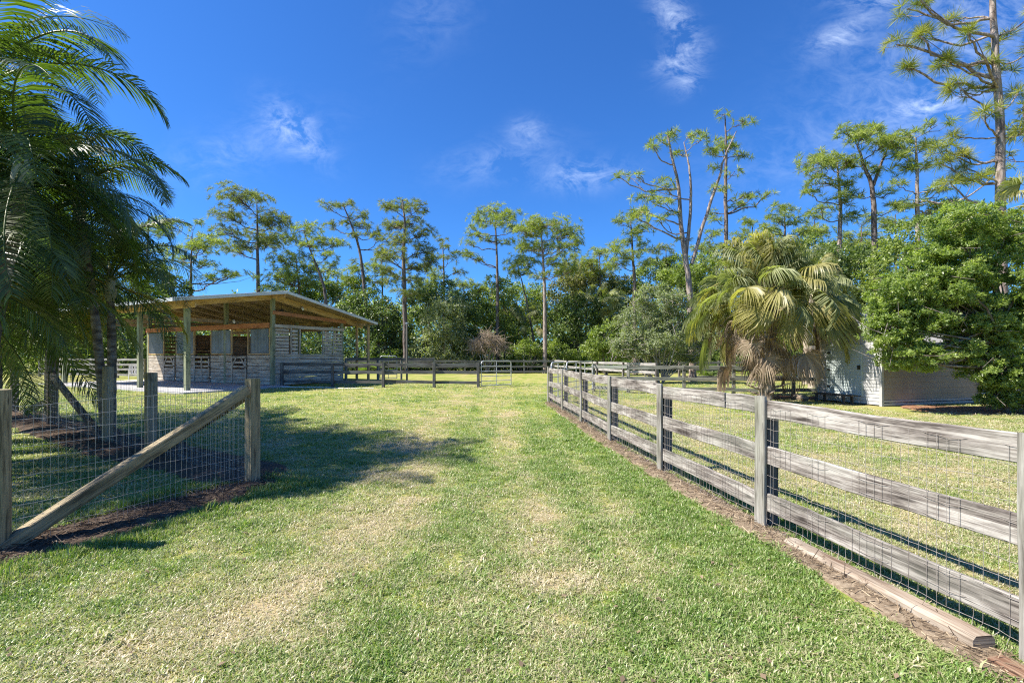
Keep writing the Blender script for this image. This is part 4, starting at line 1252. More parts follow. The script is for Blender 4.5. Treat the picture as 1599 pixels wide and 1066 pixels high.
feather_palm('broad feather palm filling the left edge behind the others', -11.8, 10.2, 5.8, 2.5, 24, 210, rt=.08)
feather_palm('dense mid height feather palm in the middle of the left cluster', -9.0, 8.1, 4.3, 2.5, 22, 211, lean=(.3, 0), rt=.065)
feather_palm('bushy feather palm filling the gap between the tallest palm and the left edge', -8.7, 6.9, 4.6, 2.4, 20, 213, rt=.065)
feather_palm('low spreading feather palm behind the left cluster near the ground', -13.4, 12.0, 2.6, 2.4, 20, 212, rt=.06)


# ---------------------------------------------------------------- fan palms
def fan_mesh(pet, seg, pitch, seed, mat, nseg=36, grav=.55, spread=125, wd=.034, name='fan_leaf'):
    """fan leaf: stalk along +X then folded segments radiating and hanging at the tips"""
    rg = np.random.default_rng(seed)
    o = NP()
    m = 8; t = np.linspace(0, 1, m)
    el = pitch - (.35 + .85 * max(0.0, min(1.0, (1.25 - pitch) / .9))) * t ** 1.6 if name == 'fan_leaf' else pitch - .45 * t ** 1.5
    xs = np.concatenate([[0], np.cumsum(np.cos(el[:-1]) * pet / (m - 1))]); zs = np.concatenate([[0], np.cumsum(np.sin(el[:-1]) * pet / (m - 1))])
    pt = np.stack([xs, 0 * xs, zs], 1)
    o.tube(pt, np.linspace(.022, .012, m), 4, .65)
    base = pt[-1]; e = el[-1]
    fw = np.array([math.cos(e), 0, math.sin(e)]); up = np.array([-math.sin(e), 0, math.cos(e)]); sd = np.array([0, 1.0, 0])
    ph = np.radians(np.linspace(-spread, spread, nseg) + rg.normal(0, 1.5, nseg))
    ln = seg * (.72 + .28 * np.cos(ph * .7)) * rg.uniform(.9, 1.08, nseg)
    d = np.cos(ph)[:, None] * fw + np.sin(ph)[:, None] * sd + up * .12 - np.array([0, 0, .30])[None] * np.abs(np.sin(ph))[:, None] * (1 if name == 'fan_leaf' else -.8)
    d /= np.linalg.norm(d, axis=1)[:, None]
    lat = -np.sin(ph)[:, None] * fw + np.cos(ph)[:, None] * sd
    pts = [np.repeat(base[None], nseg, 0)]; q = d.copy()
    fr = np.array([.34, .26, .22, .18])
    for k in range(4):
        pts.append(pts[-1] + q * (ln * fr[k])[:, None])
        q = q + np.array([0, 0, -grav * (.25 + .55 * k)]) * rg.uniform(.6, 1.3, (nseg, 1)) + rg.normal(0, .05, (nseg, 3)); q /= np.linalg.norm(q, axis=1)[:, None]
    ws = np.array([.15, 1.0, .8, .45, .06]) * wd * .5 * seg / .8
    V = []
    for k in range(5):
        fold = up * (.012 if k else 0)
        V += [pts[k] - lat * ws[k] - fold, pts[k] + lat * ws[k] + fold]
    V = np.stack(V, 1)
    F0 = np.array([[2 * k, 2 * k + 1, 2 * k + 3, 2 * k + 2] for k in range(4)])
    o.add(V.reshape(-1, 3), (F0[None] + (np.arange(nseg) * 10)[:, None, None]).reshape(-1, 4), np.repeat(np.clip(rg.normal(.5, .17, nseg), 0, 1), 10))
    return o


FAN = {}
for i, pdeg in enumerate((78, 62, 46, 32, 20, 6)):
    for v in range(2):
        FAN[(i, v)] = fan_mesh((1.1, 1.15, 1.25, 1.5, 1.65, 1.7)[i], 1.0, R(pdeg), 300 + i * 2 + v, 'fan', nseg=58, wd=.024, grav=1.5).mesh('fan_leaf', M['fan'])
        FAN[(i, v + 2)] = fan_mesh((1.1, 1.2, 1.3, 1.55, 1.7, 1.75)[i], 1.0, R(pdeg), 330 + i * 2 + v, 'fan_yellow', nseg=58, wd=.024, grav=2.0).mesh('fan_leaf', M['fan_yellow'])
DEAD = [fan_mesh((.75, 1.35, 1.15)[v], .8, R((-62, -12, -30)[v]), 360 + v, 'fan_dead', nseg=34, grav=2.2, wd=.026).mesh('dead_leaf', M['fan_dead']) for v in range(3)]


def sabal(label, x, y, head, n, ndead, seed, scale=1.0, trunk_r=.2, boots=True, yellow=.35, group='sabal palms'):
    rg = np.random.default_rng(seed)
    root = thing('sabal_palm', label, 'palm', (x, y, 0), group)
    o = NP()
    q = np.linspace(0, 1, 16)
    o.tube(np.stack([x + .05 * np.sin(q * 3), y + 0 * q, -.1 + (head + .1) * q], 1), trunk_r * (1.15 - .2 * q) * (1 + .08 * np.cos(np.arange(16) * 3.1)), 10)
    tr = o.build('trunk', M['boot_bark'], root, True)
    if boots:
        o = NP()
        for k in range(60):
            z = .1 + (head - .2) * k / 60; az = k * 2.4
            c = np.array([x + trunk_r * .8 * math.cos(az), y + trunk_r * .8 * math.sin(az), z]); d = np.array([math.cos(az), math.sin(az), 1.0]) * rg.uniform(.22, .5)
            if z < .5: d = d * (1.5, 1.5, .5)
            o.tube(np.array([c, c + d * (.6, .6, .55), c + d]), [.05, .035, .018], 4)
        o.build('leaf_boots', M['boot_bark'], tr, False)
    az = rg.uniform(0, 6)
    for k in range(n):
        az += 2.39996
        lev = (k + .5) / n
        i = int(np.clip(round(lev * 5.2 - .2 + rg.normal(0, .6)), 0, 5))
        v = int(rg.integers(0, 2)) + (2 if rg.random() < yellow * (.3 + lev) else 0)
        f = link('fan_leaf', FAN[(i, v)], root)
        s = scale * rg.uniform(.72, 1.12); f.scale = (s, s * .86, s)
        f.location = (.1 * math.cos(az) * scale, .1 * math.sin(az) * scale, head - .1 - .75 * scale * lev)
        f.rotation_euler = (rg.normal(0, .42), rg.normal(0, .14), az + rg.normal(0, .3))
    for k in range(ndead):
        az += 2.39996
        f = link('dead_leaf', DEAD[k % 3], root)
        s = scale * rg.uniform(.8, 1.15); f.scale = (s, s, s)
        f.location = (.12 * math.cos(az), .12 * math.sin(az), head - .15 * scale - 1.75 * scale * rg.random())
        f.rotation_euler = (rg.normal(0, .3), rg.normal(0, .1), az)
    return root


sabal('large shaggy sabal palm with drooping fan leaves and a dead leaf skirt', 9.5, 18.2, 4.35, 99, 26, 401, 1.25, .24, True, .6)
sabal('sabal palm crown standing behind the shed roof', 15.1, 24.5, 5.3, 26, 0, 402, 1.0, .17, False, .2)
sabal('slim sabal palm between the shaggy palm and the oak', 16.6, 27.5, 6.2, 24, 0, 403, .95, .16, False, .3)
sabal('sabal palm leaves poking in at the right edge above the oak', 17.6, 15.7, 6.9, 20, 0, 404, 1.0, .17, False, .3)
sabal('dark sabal palm beyond the right end of the barn roof', -13.6, 49.5, 5.2, 24, 0, 405, 1.3, .14, False, .0)
sabal('sabal palm in the woods left of the lone straight pine', 1.3, 50.5, 5.6, 24, 0, 406, 1.4, .18, False, .1)
sabal('sabal palm in dark woods behind the small round bush', 8.9, 50.0, 7.0, 26, 0, 407, 1.5, .18, False, .05)
sabal('second sabal palm in the dark woods left of the grey shrub', 11.2, 47.0, 6.2, 24, 0, 408, 1.4, .18, False, .05)


def palmetto_mesh(seed):
    rg = np.random.default_rng(seed); o = NP()
    for k in range(26):
        a = rg.uniform(0, 6.28); pit = R(rg.uniform(15, 82))
        f = fan_mesh(rg.uniform(.5, 1.0), rg.uniform(.5, .7), pit, seed * 31 + k, 'palmetto', nseg=16, grav=.12, spread=110, wd=.06, name='palmetto')
        c, s = math.cos(a), math.sin(a); Rm = np.array([[c, -s, 0], [s, c, 0], [0, 0, 1]])
        b = np.array([rg.normal(0, .35), rg.normal(0, .35), 0])
        for V, F, r in zip(f.v, f.f, f.r): pass
        V = np.concatenate(f.v) @ Rm.T + b; F = np.concatenate(f.f); o.add(V, F, np.concatenate(f.r))
    return o.mesh('saw_palmetto', M['palmetto'])


PM = [palmetto_mesh(3 + i) for i in range(3)]
PAL = [((594, 47.0, 1.7), 'bright saw palmetto just right of the barn eave post'), ((622, 47.5, 1.5), 'saw palmetto beside the tall pale pole'), ((575, 47.6, 1.4), 'saw palmetto seen under the barn eave corner'),
       ((640, 46.6, 1.1), 'low saw palmetto behind the pipe gate by the barn'), ((822, 47.4, 1.3), 'saw palmetto left of the lone straight pine trunk'), ((884, 47.2, 1.3), 'saw palmetto right of the lone straight pine trunk'),
       ((915, 46.5, 1.5), 'saw palmetto below the dark woods left of the grey shrub'), ((945, 46.2, 1.2), 'saw palmetto at the foot of the small round bush'), ((800, 47.0, 1.1), 'saw palmetto right of the dead brown brush'),
       ((968, 45.6, 1.3), 'saw palmetto between the small round bush and the grey shrub'), ((1110, 33.0, 1.0), 'saw palmetto behind the fence left of the shaggy palm'), ((150, 46.0, 1.5), 'saw palmetto past the left end of the barn')]
for k, ((px, d, s), lab) in enumerate(PAL):
    o = link('saw_palmetto', PM[k % 3]); q = P(px, HOR, d); o.location = (q[0], q[1], 0); o.scale = (s, s, s); o.rotation_euler = (0, 0, k * 1.7)
    tag(o, lab, 'shrub', 'saw palmettos along the woods')

# ---------------------------------------------------------------- pines (pixel paths in the photograph, real distances)
pine('round topped pine standing alone above the barn roof', 52, [[(403, 590), (403, 450), (402, 380), (401, 318)]],
     [(395, 322, 36, 18), (372, 345, 28, 15), (425, 345, 28, 17), (398, 362, 44, 17), (358, 365, 22, 12), (440, 350, 22, 10), (380, 385, 30, 9), (418, 382, 28, 9), (402, 308, 22, 9), (356, 388, 26, 7)], .24, 'needle_dark', 1, 1.0)
pine('low wide pine with layered limbs behind the left end of the barn', 46, [[(299, 590), (299, 480), (298, 430), (300, 365)]],
     [(287, 362, 24, 9), (322, 372, 30, 11), (290, 385, 28, 10), (330, 395, 28, 8), (318, 432, 22, 7), (350, 425, 28, 7), (362, 432, 14, 6), (270, 400, 24, 9), (303, 410, 28, 8), (262, 425, 26, 10), (335, 383, 20, 7), (300, 345, 10, 6)], .20, 'needle', 2, .9)
pine('leaning thin pine right of the barn ridge', 50, [[(511, 590), (509, 470), (500, 430), (485, 392), (474, 360)]],
     [(478, 358, 26, 12), (502, 375, 22, 10), (455, 372, 16, 9), (528, 378, 14, 9), (488, 385, 26, 9), (516, 402, 18, 8), (470, 398, 16, 8), (525, 418, 14, 8)], .19, 'needle', 3, .95)
pine('bushy pine crown low behind the barn ridge', 54, [[(470, 590), (468, 470), (462, 400)]],
     [(448, 412, 26, 18), (475, 420, 24, 18), (436, 435, 22, 16), (460, 440, 34, 16), (430, 455, 20, 10), (485, 445, 18, 12)], .18, 'needle', 4, 1.0)
pine('tall sparse pine with a bent trunk left of the twin leader pine', 48, [[(573, 590), (571, 480), (562, 395), (548, 350), (535, 318)]],
     [(537, 315, 16, 7), (518, 328, 17, 7), (553, 332, 20, 9), (514, 350, 15, 7), (564, 352, 20, 8), (584, 362, 16, 7), (560, 372, 14, 6), (540, 345, 18, 6), (600, 378, 12, 6), (526, 320, 10, 5), (555, 410, 8, 5), (592, 372, 12, 6)], .20, 'needle_dark', 5, .85)
pine('tall full pine with dense tiers right of the barn', 46, [[(633, 592), (632, 480), (630, 400), (632, 350), (628, 312)]],
     [(622, 314, 24, 11), (655, 327, 19, 12), (640, 343, 24, 11), (610, 348, 25, 13), (605, 328, 14, 10), (660, 362, 22, 10), (622, 375, 28, 14), (655, 388, 26, 12), (618, 405, 24, 13), (648, 415, 24, 13), (602, 422, 16, 10), (630, 437, 28, 10), (595, 400, 14, 9), (668, 405, 18, 9), (640, 460, 24, 10)], .25, 'needle_dark', 6, 1.0)
pine('thin bare pine right of the dense tiered pine', 52, [[(693, 590), (693, 440), (691, 375)]],
     [(688, 372, 11, 6), (697, 388, 13, 6), (702, 408, 16, 6), (716, 424, 12, 6), (680, 400, 11, 6), (686, 420, 10, 5), (708, 395, 10, 5)], .15, 'needle_dark', 7, .8)
pine('dome topped pine with two bare lower limbs at centre left', 49, [[(777, 590), (777, 470), (776, 400), (773, 335)]],
     [(771, 326, 28, 10), (752, 340, 26, 10), (794, 342, 20, 11), (780, 355, 26, 9), (745, 372, 17, 6), (731, 378, 12, 6), (729, 401, 18, 7), (745, 405, 12, 5), (800, 362, 13, 8), (762, 372, 16, 6), (792, 378, 14, 6), (738, 352, 12, 6)], .21, 'needle', 8, 1.0)
pine('flat domed pine with a straight bare trunk at the end of the drive', 45.5, [[(851, 582), (851, 500), (850, 440), (848, 400), (845, 358)]],
     [(850, 354, 40, 14), (822, 366, 28, 16), (886, 366, 24, 15), (850, 380, 40, 13), (815, 385, 18, 10), (882, 390, 22, 8), (835, 350, 20, 9), (868, 412, 22, 9), (893, 424, 18, 7), (842, 430, 12, 6), (872, 428, 24, 6), (900, 380, 10, 9)], .22, 'needle', 9, 1.15, barkm='pine_bark_pale')
pine('leaning small pine behind the straight bare trunk', 50, [[(836, 590), (833, 530), (820, 460), (808, 415)]],
     [(808, 408, 22, 11), (826, 415, 18, 10), (800, 425, 16, 8), (818, 430, 20, 9)], .15, 'needle', 10, 1.0)
pine('ragged pine standing left of the forked pine', 43, [[(992, 590), (991, 450), (988, 400), (985, 345)]],
     [(984, 342, 20, 9), (966, 352, 13, 8), (1002, 358, 22, 11), (982, 378, 26, 11), (1008, 388, 17, 9), (958, 392, 14, 8), (985, 402, 28, 9), (965, 415, 22, 9), (1012, 412, 14, 7)], .19, 'needle', 11, 1.0)
pine('forked pine with three pale stems left of the shaggy palm', 31, [[(1082, 600), (1080, 520), (1076, 440), (1070, 402), (1063, 350), (1060, 295), (1048, 240), (1042, 208)],
      [(1071, 400), (1078, 330), (1077, 268), (1068, 222)], [(1080, 412), (1100, 345), (1122, 280), (1132, 245), (1150, 205)]],
     [(1052, 203, 18, 7), (1029, 222, 16, 7), (1014, 237, 11, 6), (974, 265, 13, 6), (996, 272, 10, 5), (1008, 300, 18, 7), (1034, 293, 20, 8), (1002, 328, 20, 8), (1035, 322, 16, 7), (1020, 312, 14, 6), (1090, 226, 16, 8), (1108, 240, 14, 7), (1064, 238, 14, 6), (990, 344, 14, 6), (1048, 334, 13, 6), (1080, 210, 14, 6), (1118, 262, 12, 6), (1025, 345, 14, 6), (1110, 298, 12, 5), (1068, 375, 10, 5)], .22, 'needle', 12, 1.0, grow=1.12, barkm='pine_bark_pale', size=.42)
pine('tall slim pine just right of the forked pine', 38, [[(1134, 595), (1134, 400), (1133, 290), (1134, 230), (1132, 182)]],
     [(1131, 178, 11, 5), (1154, 198, 15, 8), (1140, 213, 18, 7), (1128, 232, 18, 7), (1158, 242, 18, 6), (1142, 272, 14, 6), (1182, 298, 20, 6), (1197, 306, 11, 5), (1158, 322, 20, 6), (1122, 300, 12, 5), (1114, 330, 10, 5), (1148, 225, 20, 8), (1170, 312, 14, 5), (1118, 345, 12, 5)], .19, 'needle', 13, 1.0, grow=1.12)
pine('low bushy pine crown above the shaggy palm', 42, [[(1226, 590), (1226, 420), (1225, 335)]],
     [(1224, 328, 22, 10), (1205, 346, 20, 10), (1246, 346, 18, 9), (1216, 366, 26, 10), (1252, 366, 16, 8), (1190, 362, 12, 7)], .18, 'needle', 14, 1.0, grow=1.12)
pine('left of three broad pines behind the shed', 36, [[(1309, 600), (1310, 420), (1312, 320), (1306, 245)]],
     [(1290, 240, 26, 12), (1266, 270, 22, 9), (1310, 262, 22, 10), (1282, 288, 26, 9), (1300, 318, 22, 9), (1262, 300, 14, 7), (1322, 290, 16, 8), (1285, 258, 24, 10), (1320, 340, 18, 8), (1275, 330, 16, 7)], .22, 'needle', 15, 1.1, grow=1.25, barkm='pine_bark_pale')
pine('middle of three broad pines behind the shed with a dark forked top', 35, [[(1368, 600), (1366, 400), (1362, 300), (1350, 260), (1338, 225)], [(1363, 290), (1376, 255), (1388, 228)]],
     [(1350, 206, 26, 11), (1376, 200, 17, 10), (1330, 222, 20, 10), (1386, 224, 20, 11), (1360, 238, 26, 10), (1338, 252, 18, 8), (1398, 242, 14, 8), (1316, 212, 14, 8), (1335, 298, 16, 7), (1395, 300, 14, 6), (1375, 265, 18, 8), (1400, 325, 14, 6)], .23, 'needle', 16, 1.1, grow=1.25)
pine('right of three broad pines behind the shed', 33, [[(1434, 600), (1433, 400), (1432, 290), (1430, 215)]],
     [(1424, 208, 22, 8), (1450, 203, 17, 8), (1409, 223, 18, 11), (1440, 232, 25, 11), (1430, 258, 24, 9), (1464, 254, 15, 8), (1402, 288, 15, 7), (1454, 298, 22, 8), (1482, 294, 18, 7), (1512, 284, 18, 8), (1425, 320, 16, 7), (1475, 322, 22, 9), (1500, 310, 18, 8), (1415, 245, 16, 8), (1455, 345, 18, 8)], .21, 'needle', 17, 1.1, grow=1.25, barkm='pine_bark_pale')
pine('big rough barked pine with golden needles at the right edge', 20, [[(1566, 620), (1563, 360), (1561, 200), (1552, 40), (1547, -60), (1546, -150)]],
     [(1405, 66, 15, 6), (1430, 60, 13, 6), (1420, 17, 19, 8), (1438, 90, 9, 4), (1466, 84, 8, 4), (1492, 88, 11, 5), (1475, 96, 8, 4), (1488, 144, 17, 8), (1512, 134, 20, 8), (1540, 138, 18, 7), (1582, 150, 16, 8), (1506, 196, 17, 8), (1520, 205, 15, 7), (1482, 232, 17, 8), (1500, 244, 18, 7), (1478, 252, 14, 6), (1512, 262, 16, 7), (1578, 52, 14, 6), (1592, 92, 12, 6), (1540, 96, 9, 5), (1575, 108, 12, 6), (1600, 30, 18, 8), (1450, -15, 26, 9), (1500, -25, 26, 9), (1480, 20, 9, 5), (1510, 14, 12, 5), (1520, 280, 16, 6), (1590, 210, 14, 7), (1495, 280, 14, 5), (1620, -60, 40, 16), (1560, -80, 40, 14)], .20, 'needle_gold', 18, 1.15, near=True, barkm='pine_bark_pale', size=.50)
pine('dull pine crown half cut by the right edge', 27, [[(1610, 620), (1606, 300), (1598, 160)]],
     [(1592, 180, 16, 11), (1596, 215, 16, 12), (1586, 240, 12, 7), (1615, 195, 22, 14)], .17, 'needle_dark', 19, 1.2)
pine('small pine in front of the dark woods right of the lone pine', 52, [[(938, 590), (938, 470), (936, 395)]],
     [(936, 400, 20, 11), (918, 415, 16, 10), (952, 415, 18, 10), (934, 430, 26, 10)], .17, 'needle', 20, 1.0)
pine('slim pine with needles over the woods between barn and dome pine', 55, [[(725, 590), (725, 500), (724, 445)]],
     [(722, 445, 22, 10), (738, 458, 16, 9), (708, 458, 14, 8), (752, 452, 18, 10)], .16, 'needle', 21, 1.0)
pine('background pine between the bent and dense pines', 58, [[(597, 590), (597, 470), (596, 400)]],
     [(595, 402, 16, 10), (585, 420, 16, 10), (606, 425, 16, 10), (595, 442, 24, 10), (560, 425, 16, 10), (548, 440, 16, 10)], .16, 'needle', 22, 1.0)
pine('background pine behind the barn roof slope', 60, [[(525, 590), (526, 480), (527, 430)]],
     [(527, 432, 18, 10), (512, 445, 16, 9), (543, 445, 14, 9), (528, 460, 24, 9), (500, 462, 16, 8)], .16, 'needle', 23, 1.0)
pine('background pine far left among the feather fronds', 50, [[(228, 590), (230, 420), (232, 340)]],
     [(235, 345, 20, 10), (215, 360, 18, 10), (250, 365, 16, 9), (232, 385, 28, 10), (205, 390, 16, 9)], .18, 'needle', 24, 1.0)

for k, (px, top, d, w_, mt, lab) in enumerate((
        (1272, 345, 45, 26, 'needle', 'middle distance pine showing between the shaggy palm and the first broad pine'),
        (1345, 352, 44, 26, 'needle', 'middle distance pine in the gap left of the dark forked top pine'),
        (1398, 335, 47, 28, 'needle', 'middle distance pine between the forked top pine and the right broad pine'),
        (1175, 352, 48, 26, 'needle', 'middle distance pine just above the left shoulder of the shaggy palm'),
        (1108, 375, 46, 24, 'needle', 'middle distance pine under the right stem of the forked pine'),
        (1040, 392, 52, 24, 'needle_dark', 'middle distance pine behind the left stem of the forked pine'),
        (898, 402, 56, 26, 'needle', 'middle distance pine behind the right side of the lone straight pine'),
        (668, 425, 57, 24, 'needle', 'middle distance pine above the pale flowering shrub'),
        (1490, 330, 42, 30, 'needle', 'middle distance pine behind the oak left of the big rough pine'))):
    pine(lab, d, [[(px, 592), (px + 2, (top + 592) / 2), (px, top)]],
         [(px - 2, top - 4, w_ * .7, 9), (px + w_ * .6, top + 12, w_ * .6, 10), (px - w_ * .7, top + 16, w_ * .6, 10), (px + 3, top + 24, w_ * .9, 11), (px - w_ * .4, top + 42, w_ * .8, 12), (px + w_ * .6, top + 46, w_ * .7, 11), (px, top + 64, w_, 12)], .18, mt, 40 + k, 1.0)

# ---------------------------------------------------------------- bushes and broadleaf trees at the edge of the woods
WG = 'bushes and trees of the wood edge'
leafy('flowering_shrub', 'large pale flowering shrub behind the dark paddock fence', 'shrub', 47, [(690, 505, 36, 40), (712, 545, 34, 30), (668, 545, 28, 30), (705, 480, 26, 20)], 'leaf_white', .22, 10, 1, group=WG)
leafy('broadleaf_tree', 'dark leafy tree behind the pale flowering shrub', 'tree', 50, [(735, 495, 30, 40), (690, 465, 34, 28), (660, 480, 30, 30), (735, 545, 30, 30)], 'leaf_dark', .25, 10, 2, trunk=[(706, 590), (706, 500)], group=WG)
leafy('broadleaf_tree', 'dark glossy tree beyond the barn eave corner', 'tree', 48, [(595, 500, 30, 34), (572, 480, 28, 28), (620, 520, 26, 34), (550, 495, 26, 36), (600, 545, 34, 22)], 'leaf_dark', .26, 10, 3, trunk=[(592, 590), (592, 510)], group=WG)
leafy('broadleaf_tree', 'vine wrapped tree left of the straight pine trunk', 'tree', 50, [(788, 460, 22, 24), (782, 495, 28, 26), (800, 520, 28, 30), (770, 440, 12, 10)], 'leaf_mid', .24, 10, 4, trunk=[(788, 590), (788, 480)], group=WG)
leafy('broadleaf_tree', 'mid green tree in the gap behind the two dome pines', 'tree', 56, [(815, 475, 40, 34), (760, 480, 34, 30), (850, 480, 32, 34), (720, 490, 26, 26)], 'leaf_mid', .27, 10, 5, trunk=[(810, 590), (810, 500)], group=WG)
leafy('broadleaf_tree', 'olive tree with brownish top right of the lone pine', 'tree', 53, [(905, 430, 36, 22), (930, 450, 40, 28), (885, 460, 30, 30), (965, 455, 30, 24)], 'leaf_olive', .25, 10, 6, trunk=[(915, 590), (915, 470)], group=WG)
leafy('broadleaf_tree', 'dark shaded tree right of the lone pine trunk', 'tree', 49, [(885, 510, 30, 46), (915, 505, 30, 46), (950, 495, 34, 36), (870, 540, 20, 24)], 'leaf_dark', .26, 10, 7, trunk=[(903, 590), (903, 510)], group=WG)
leafy('round_bush', 'small round light green bush left of the grey shrub', 'shrub', 41, [(945, 528, 28, 24), (930, 545, 22, 20), (965, 545, 22, 22)], 'leaf_mid', .20, 11, 8, group=WG)
leafy('willowy_shrub', 'big grey green shrub with bare twigs below the forked pine', 'shrub', 29, [(1030, 475, 42, 30), (1000, 505, 40, 36), (1055, 500, 42, 40), (1025, 540, 50, 30), (1075, 540, 30, 30), (980, 540, 26, 24)], 'leaf_grey', .13, 9, 9, group=WG, twigs=90)
leafy('brush_pile', 'dead brown brush in front of the woods left of the vine tree', 'brush', 45.6, [(765, 528, 20, 13), (748, 540, 15, 12), (778, 542, 16, 10)], 'fan_dead', .09, 1.6, 10, group=WG, twigs=420, twig_mat='brown_twig')
leafy('leafy_bush', 'bright low bush left of the lone pine trunk', 'shrub', 46.2, [(822, 545, 18, 14), (805, 552, 14, 12), (838, 552, 12, 10)], 'leaf_mid', .2, 10, 11, group=WG)
leafy('leafy_bush', 'bright low bush right of the lone pine trunk', 'shrub', 46.4, [(868, 548, 14, 14), (885, 552, 14, 12)], 'leaf_mid', .2, 10, 12, group=WG)
leafy('broadleaf_tree', 'dark tree standing behind the left end of the barn', 'tree', 44, [(240, 445, 34, 24), (200, 470, 34, 34), (275, 450, 22, 18), (150, 490, 50, 50), (235, 500, 34, 40)], 'leaf_dark', .24, 10, 13, trunk=[(220, 590), (220, 490)], group=WG)
leafy('broadleaf_tree', 'mid green tree behind the feather palms', 'tree', 47, [(90, 470, 60, 60), (30, 480, 60, 70), (130, 540, 50, 40), (-40, 470, 60, 80)], 'leaf_mid', .27, 9, 14, trunk=[(80, 590), (80, 500)], group=WG)
leafy('broadleaf_tree', 'light green tree behind the barn roof right of the bushy pine', 'tree', 57, [(500, 455, 30, 24), (540, 460, 26, 24), (460, 470, 30, 22), (420, 475, 30, 20), (570, 450, 20, 20)], 'leaf_mid', .27, 10, 15, trunk=[(500, 590), (500, 490)], group=WG)
leafy('broadleaf_tree', 'dark broad tree between the forked pine and the shaggy palm', 'tree', 36, [(1105, 420, 26, 26), (1080, 440, 26, 26), (1110, 470, 30, 40), (1050, 430, 24, 16)], 'leaf_mid', .2, 9, 16, trunk=[(1098, 590), (1098, 470)], group=WG)
leafy('broadleaf_tree', 'dark tree behind the shaggy palm and shed', 'tree', 31, [(1230, 430, 50, 40), (1290, 420, 40, 34), (1340, 430, 44, 44), (1280, 490, 60, 50), (1180, 450, 40, 50), (1370, 470, 40, 50), (1330, 530, 50, 40)], 'leaf_dark', .19, 8, 17, trunk=[(1290, 610), (1290, 500)], group=WG)
leafy('broadleaf_tree', 'mid green trees massed behind the right hand oak', 'tree', 27, [(1430, 380, 50, 40), (1500, 360, 50, 40), (1400, 430, 50, 50), (1580, 400, 60, 60), (1480, 450, 60, 60)], 'leaf_mid', .17, 7, 18, trunk=[(1480, 620), (1480, 480)], group=WG)
leafy('broadleaf_tree', 'light green tree behind the palm and left of the shed roof', 'tree', 38, [(1200, 415, 40, 34), (1260, 405, 40, 34), (1310, 410, 34, 36), (1150, 440, 34, 30), (1355, 415, 34, 34)], 'leaf_mid', .2, 9, 20, trunk=[(1235, 600), (1235, 480)], group=WG)
leafy('broadleaf_tree', 'light green tree in the wood right behind the forked pine trunk', 'tree', 52, [(1020, 440, 36, 28), (1060, 430, 36, 30), (985, 460, 30, 26), (1095, 445, 30, 30)], 'leaf_mid', .26, 10, 21, trunk=[(1040, 590), (1040, 490)], group=WG)
leafy('oak_tree', 'glossy green oak overhanging the tan wall of the shed', 'tree', 13.9, [(1452, 485, 68, 50), (1520, 400, 68, 48), (1585, 450, 70, 72), (1485, 532, 72, 36), (1408, 505, 44, 34), (1455, 410, 42, 34), (1590, 545, 62, 52), (1410, 545, 36, 16), (1560, 360, 40, 26), (1420, 450, 44, 32), (1640, 430, 60, 90), (1580, 610, 34, 34), (1384, 515, 30, 26), (1428, 562, 44, 20), (1392, 470, 34, 30), (1500, 352, 52, 30), (1535, 505, 60, 46), (1475, 440, 56, 46), (1545, 575, 44, 26), (1600, 600, 40, 40), (1548, 618, 20, 16)],
      'leaf_right', .082, 13, 19, temps=ROSETTE, trunk=[(1573, 645), (1570, 580), (1560, 500)], trunk_r=.10, twigs=6, twig_mat='bark', lumps=60)

# far woods that read as one mass behind the trees
rg = np.random.default_rng(909)
o = NP()
n = 15000
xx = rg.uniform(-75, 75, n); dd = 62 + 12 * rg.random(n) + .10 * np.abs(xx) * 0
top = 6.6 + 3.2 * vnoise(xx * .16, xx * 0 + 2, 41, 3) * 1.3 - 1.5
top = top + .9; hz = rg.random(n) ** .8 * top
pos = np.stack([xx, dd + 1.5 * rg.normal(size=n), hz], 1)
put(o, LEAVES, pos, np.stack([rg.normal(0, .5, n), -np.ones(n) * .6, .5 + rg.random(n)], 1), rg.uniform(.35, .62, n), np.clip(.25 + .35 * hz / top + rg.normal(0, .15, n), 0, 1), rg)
n = 9000
xx = np.concatenate([rg.uniform(20, 60, n // 2), rg.uniform(-80, -22, n // 2)]); dd = rg.uniform(40, 60, n) - np.where(xx > 0, 6, 0)
hz = rg.random(n) ** .8 * (5 + 3 * vnoise(xx * .2, xx * 0, 43, 3))
put(o, LEAVES, np.stack([xx, dd, hz], 1), np.stack([rg.normal(0, .5, n), -np.ones(n) * .6, .5 + rg.random(n)], 1), rg.uniform(.3, .55, n), np.clip(rg.normal(.4, .15, n), 0, 1), rg)
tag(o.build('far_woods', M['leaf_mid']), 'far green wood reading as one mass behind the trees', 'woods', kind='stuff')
rg = np.random.default_rng(910)
o = NP(); n = 9000
xx = rg.uniform(-48, 40, n); dd = rg.uniform(48.5, 58, n)
hz = rg.random(n) ** 1.3 * (2.0 + 2.6 * vnoise(xx * .35, dd * .3, 47, 3))
put(o, LEAVES, np.stack([xx, dd, hz], 1), np.stack([rg.normal(0, .5, n), -np.ones(n) * .4, .5 + rg.random(n)], 1), rg.uniform(.22, .4, n), np.clip(rg.normal(.4, .17, n), 0, 1), rg)
tag(o.build('undergrowth', M['leaf_dark']), 'tangled dark undergrowth on the floor of the woods behind the far fence', 'undergrowth', kind='stuff')

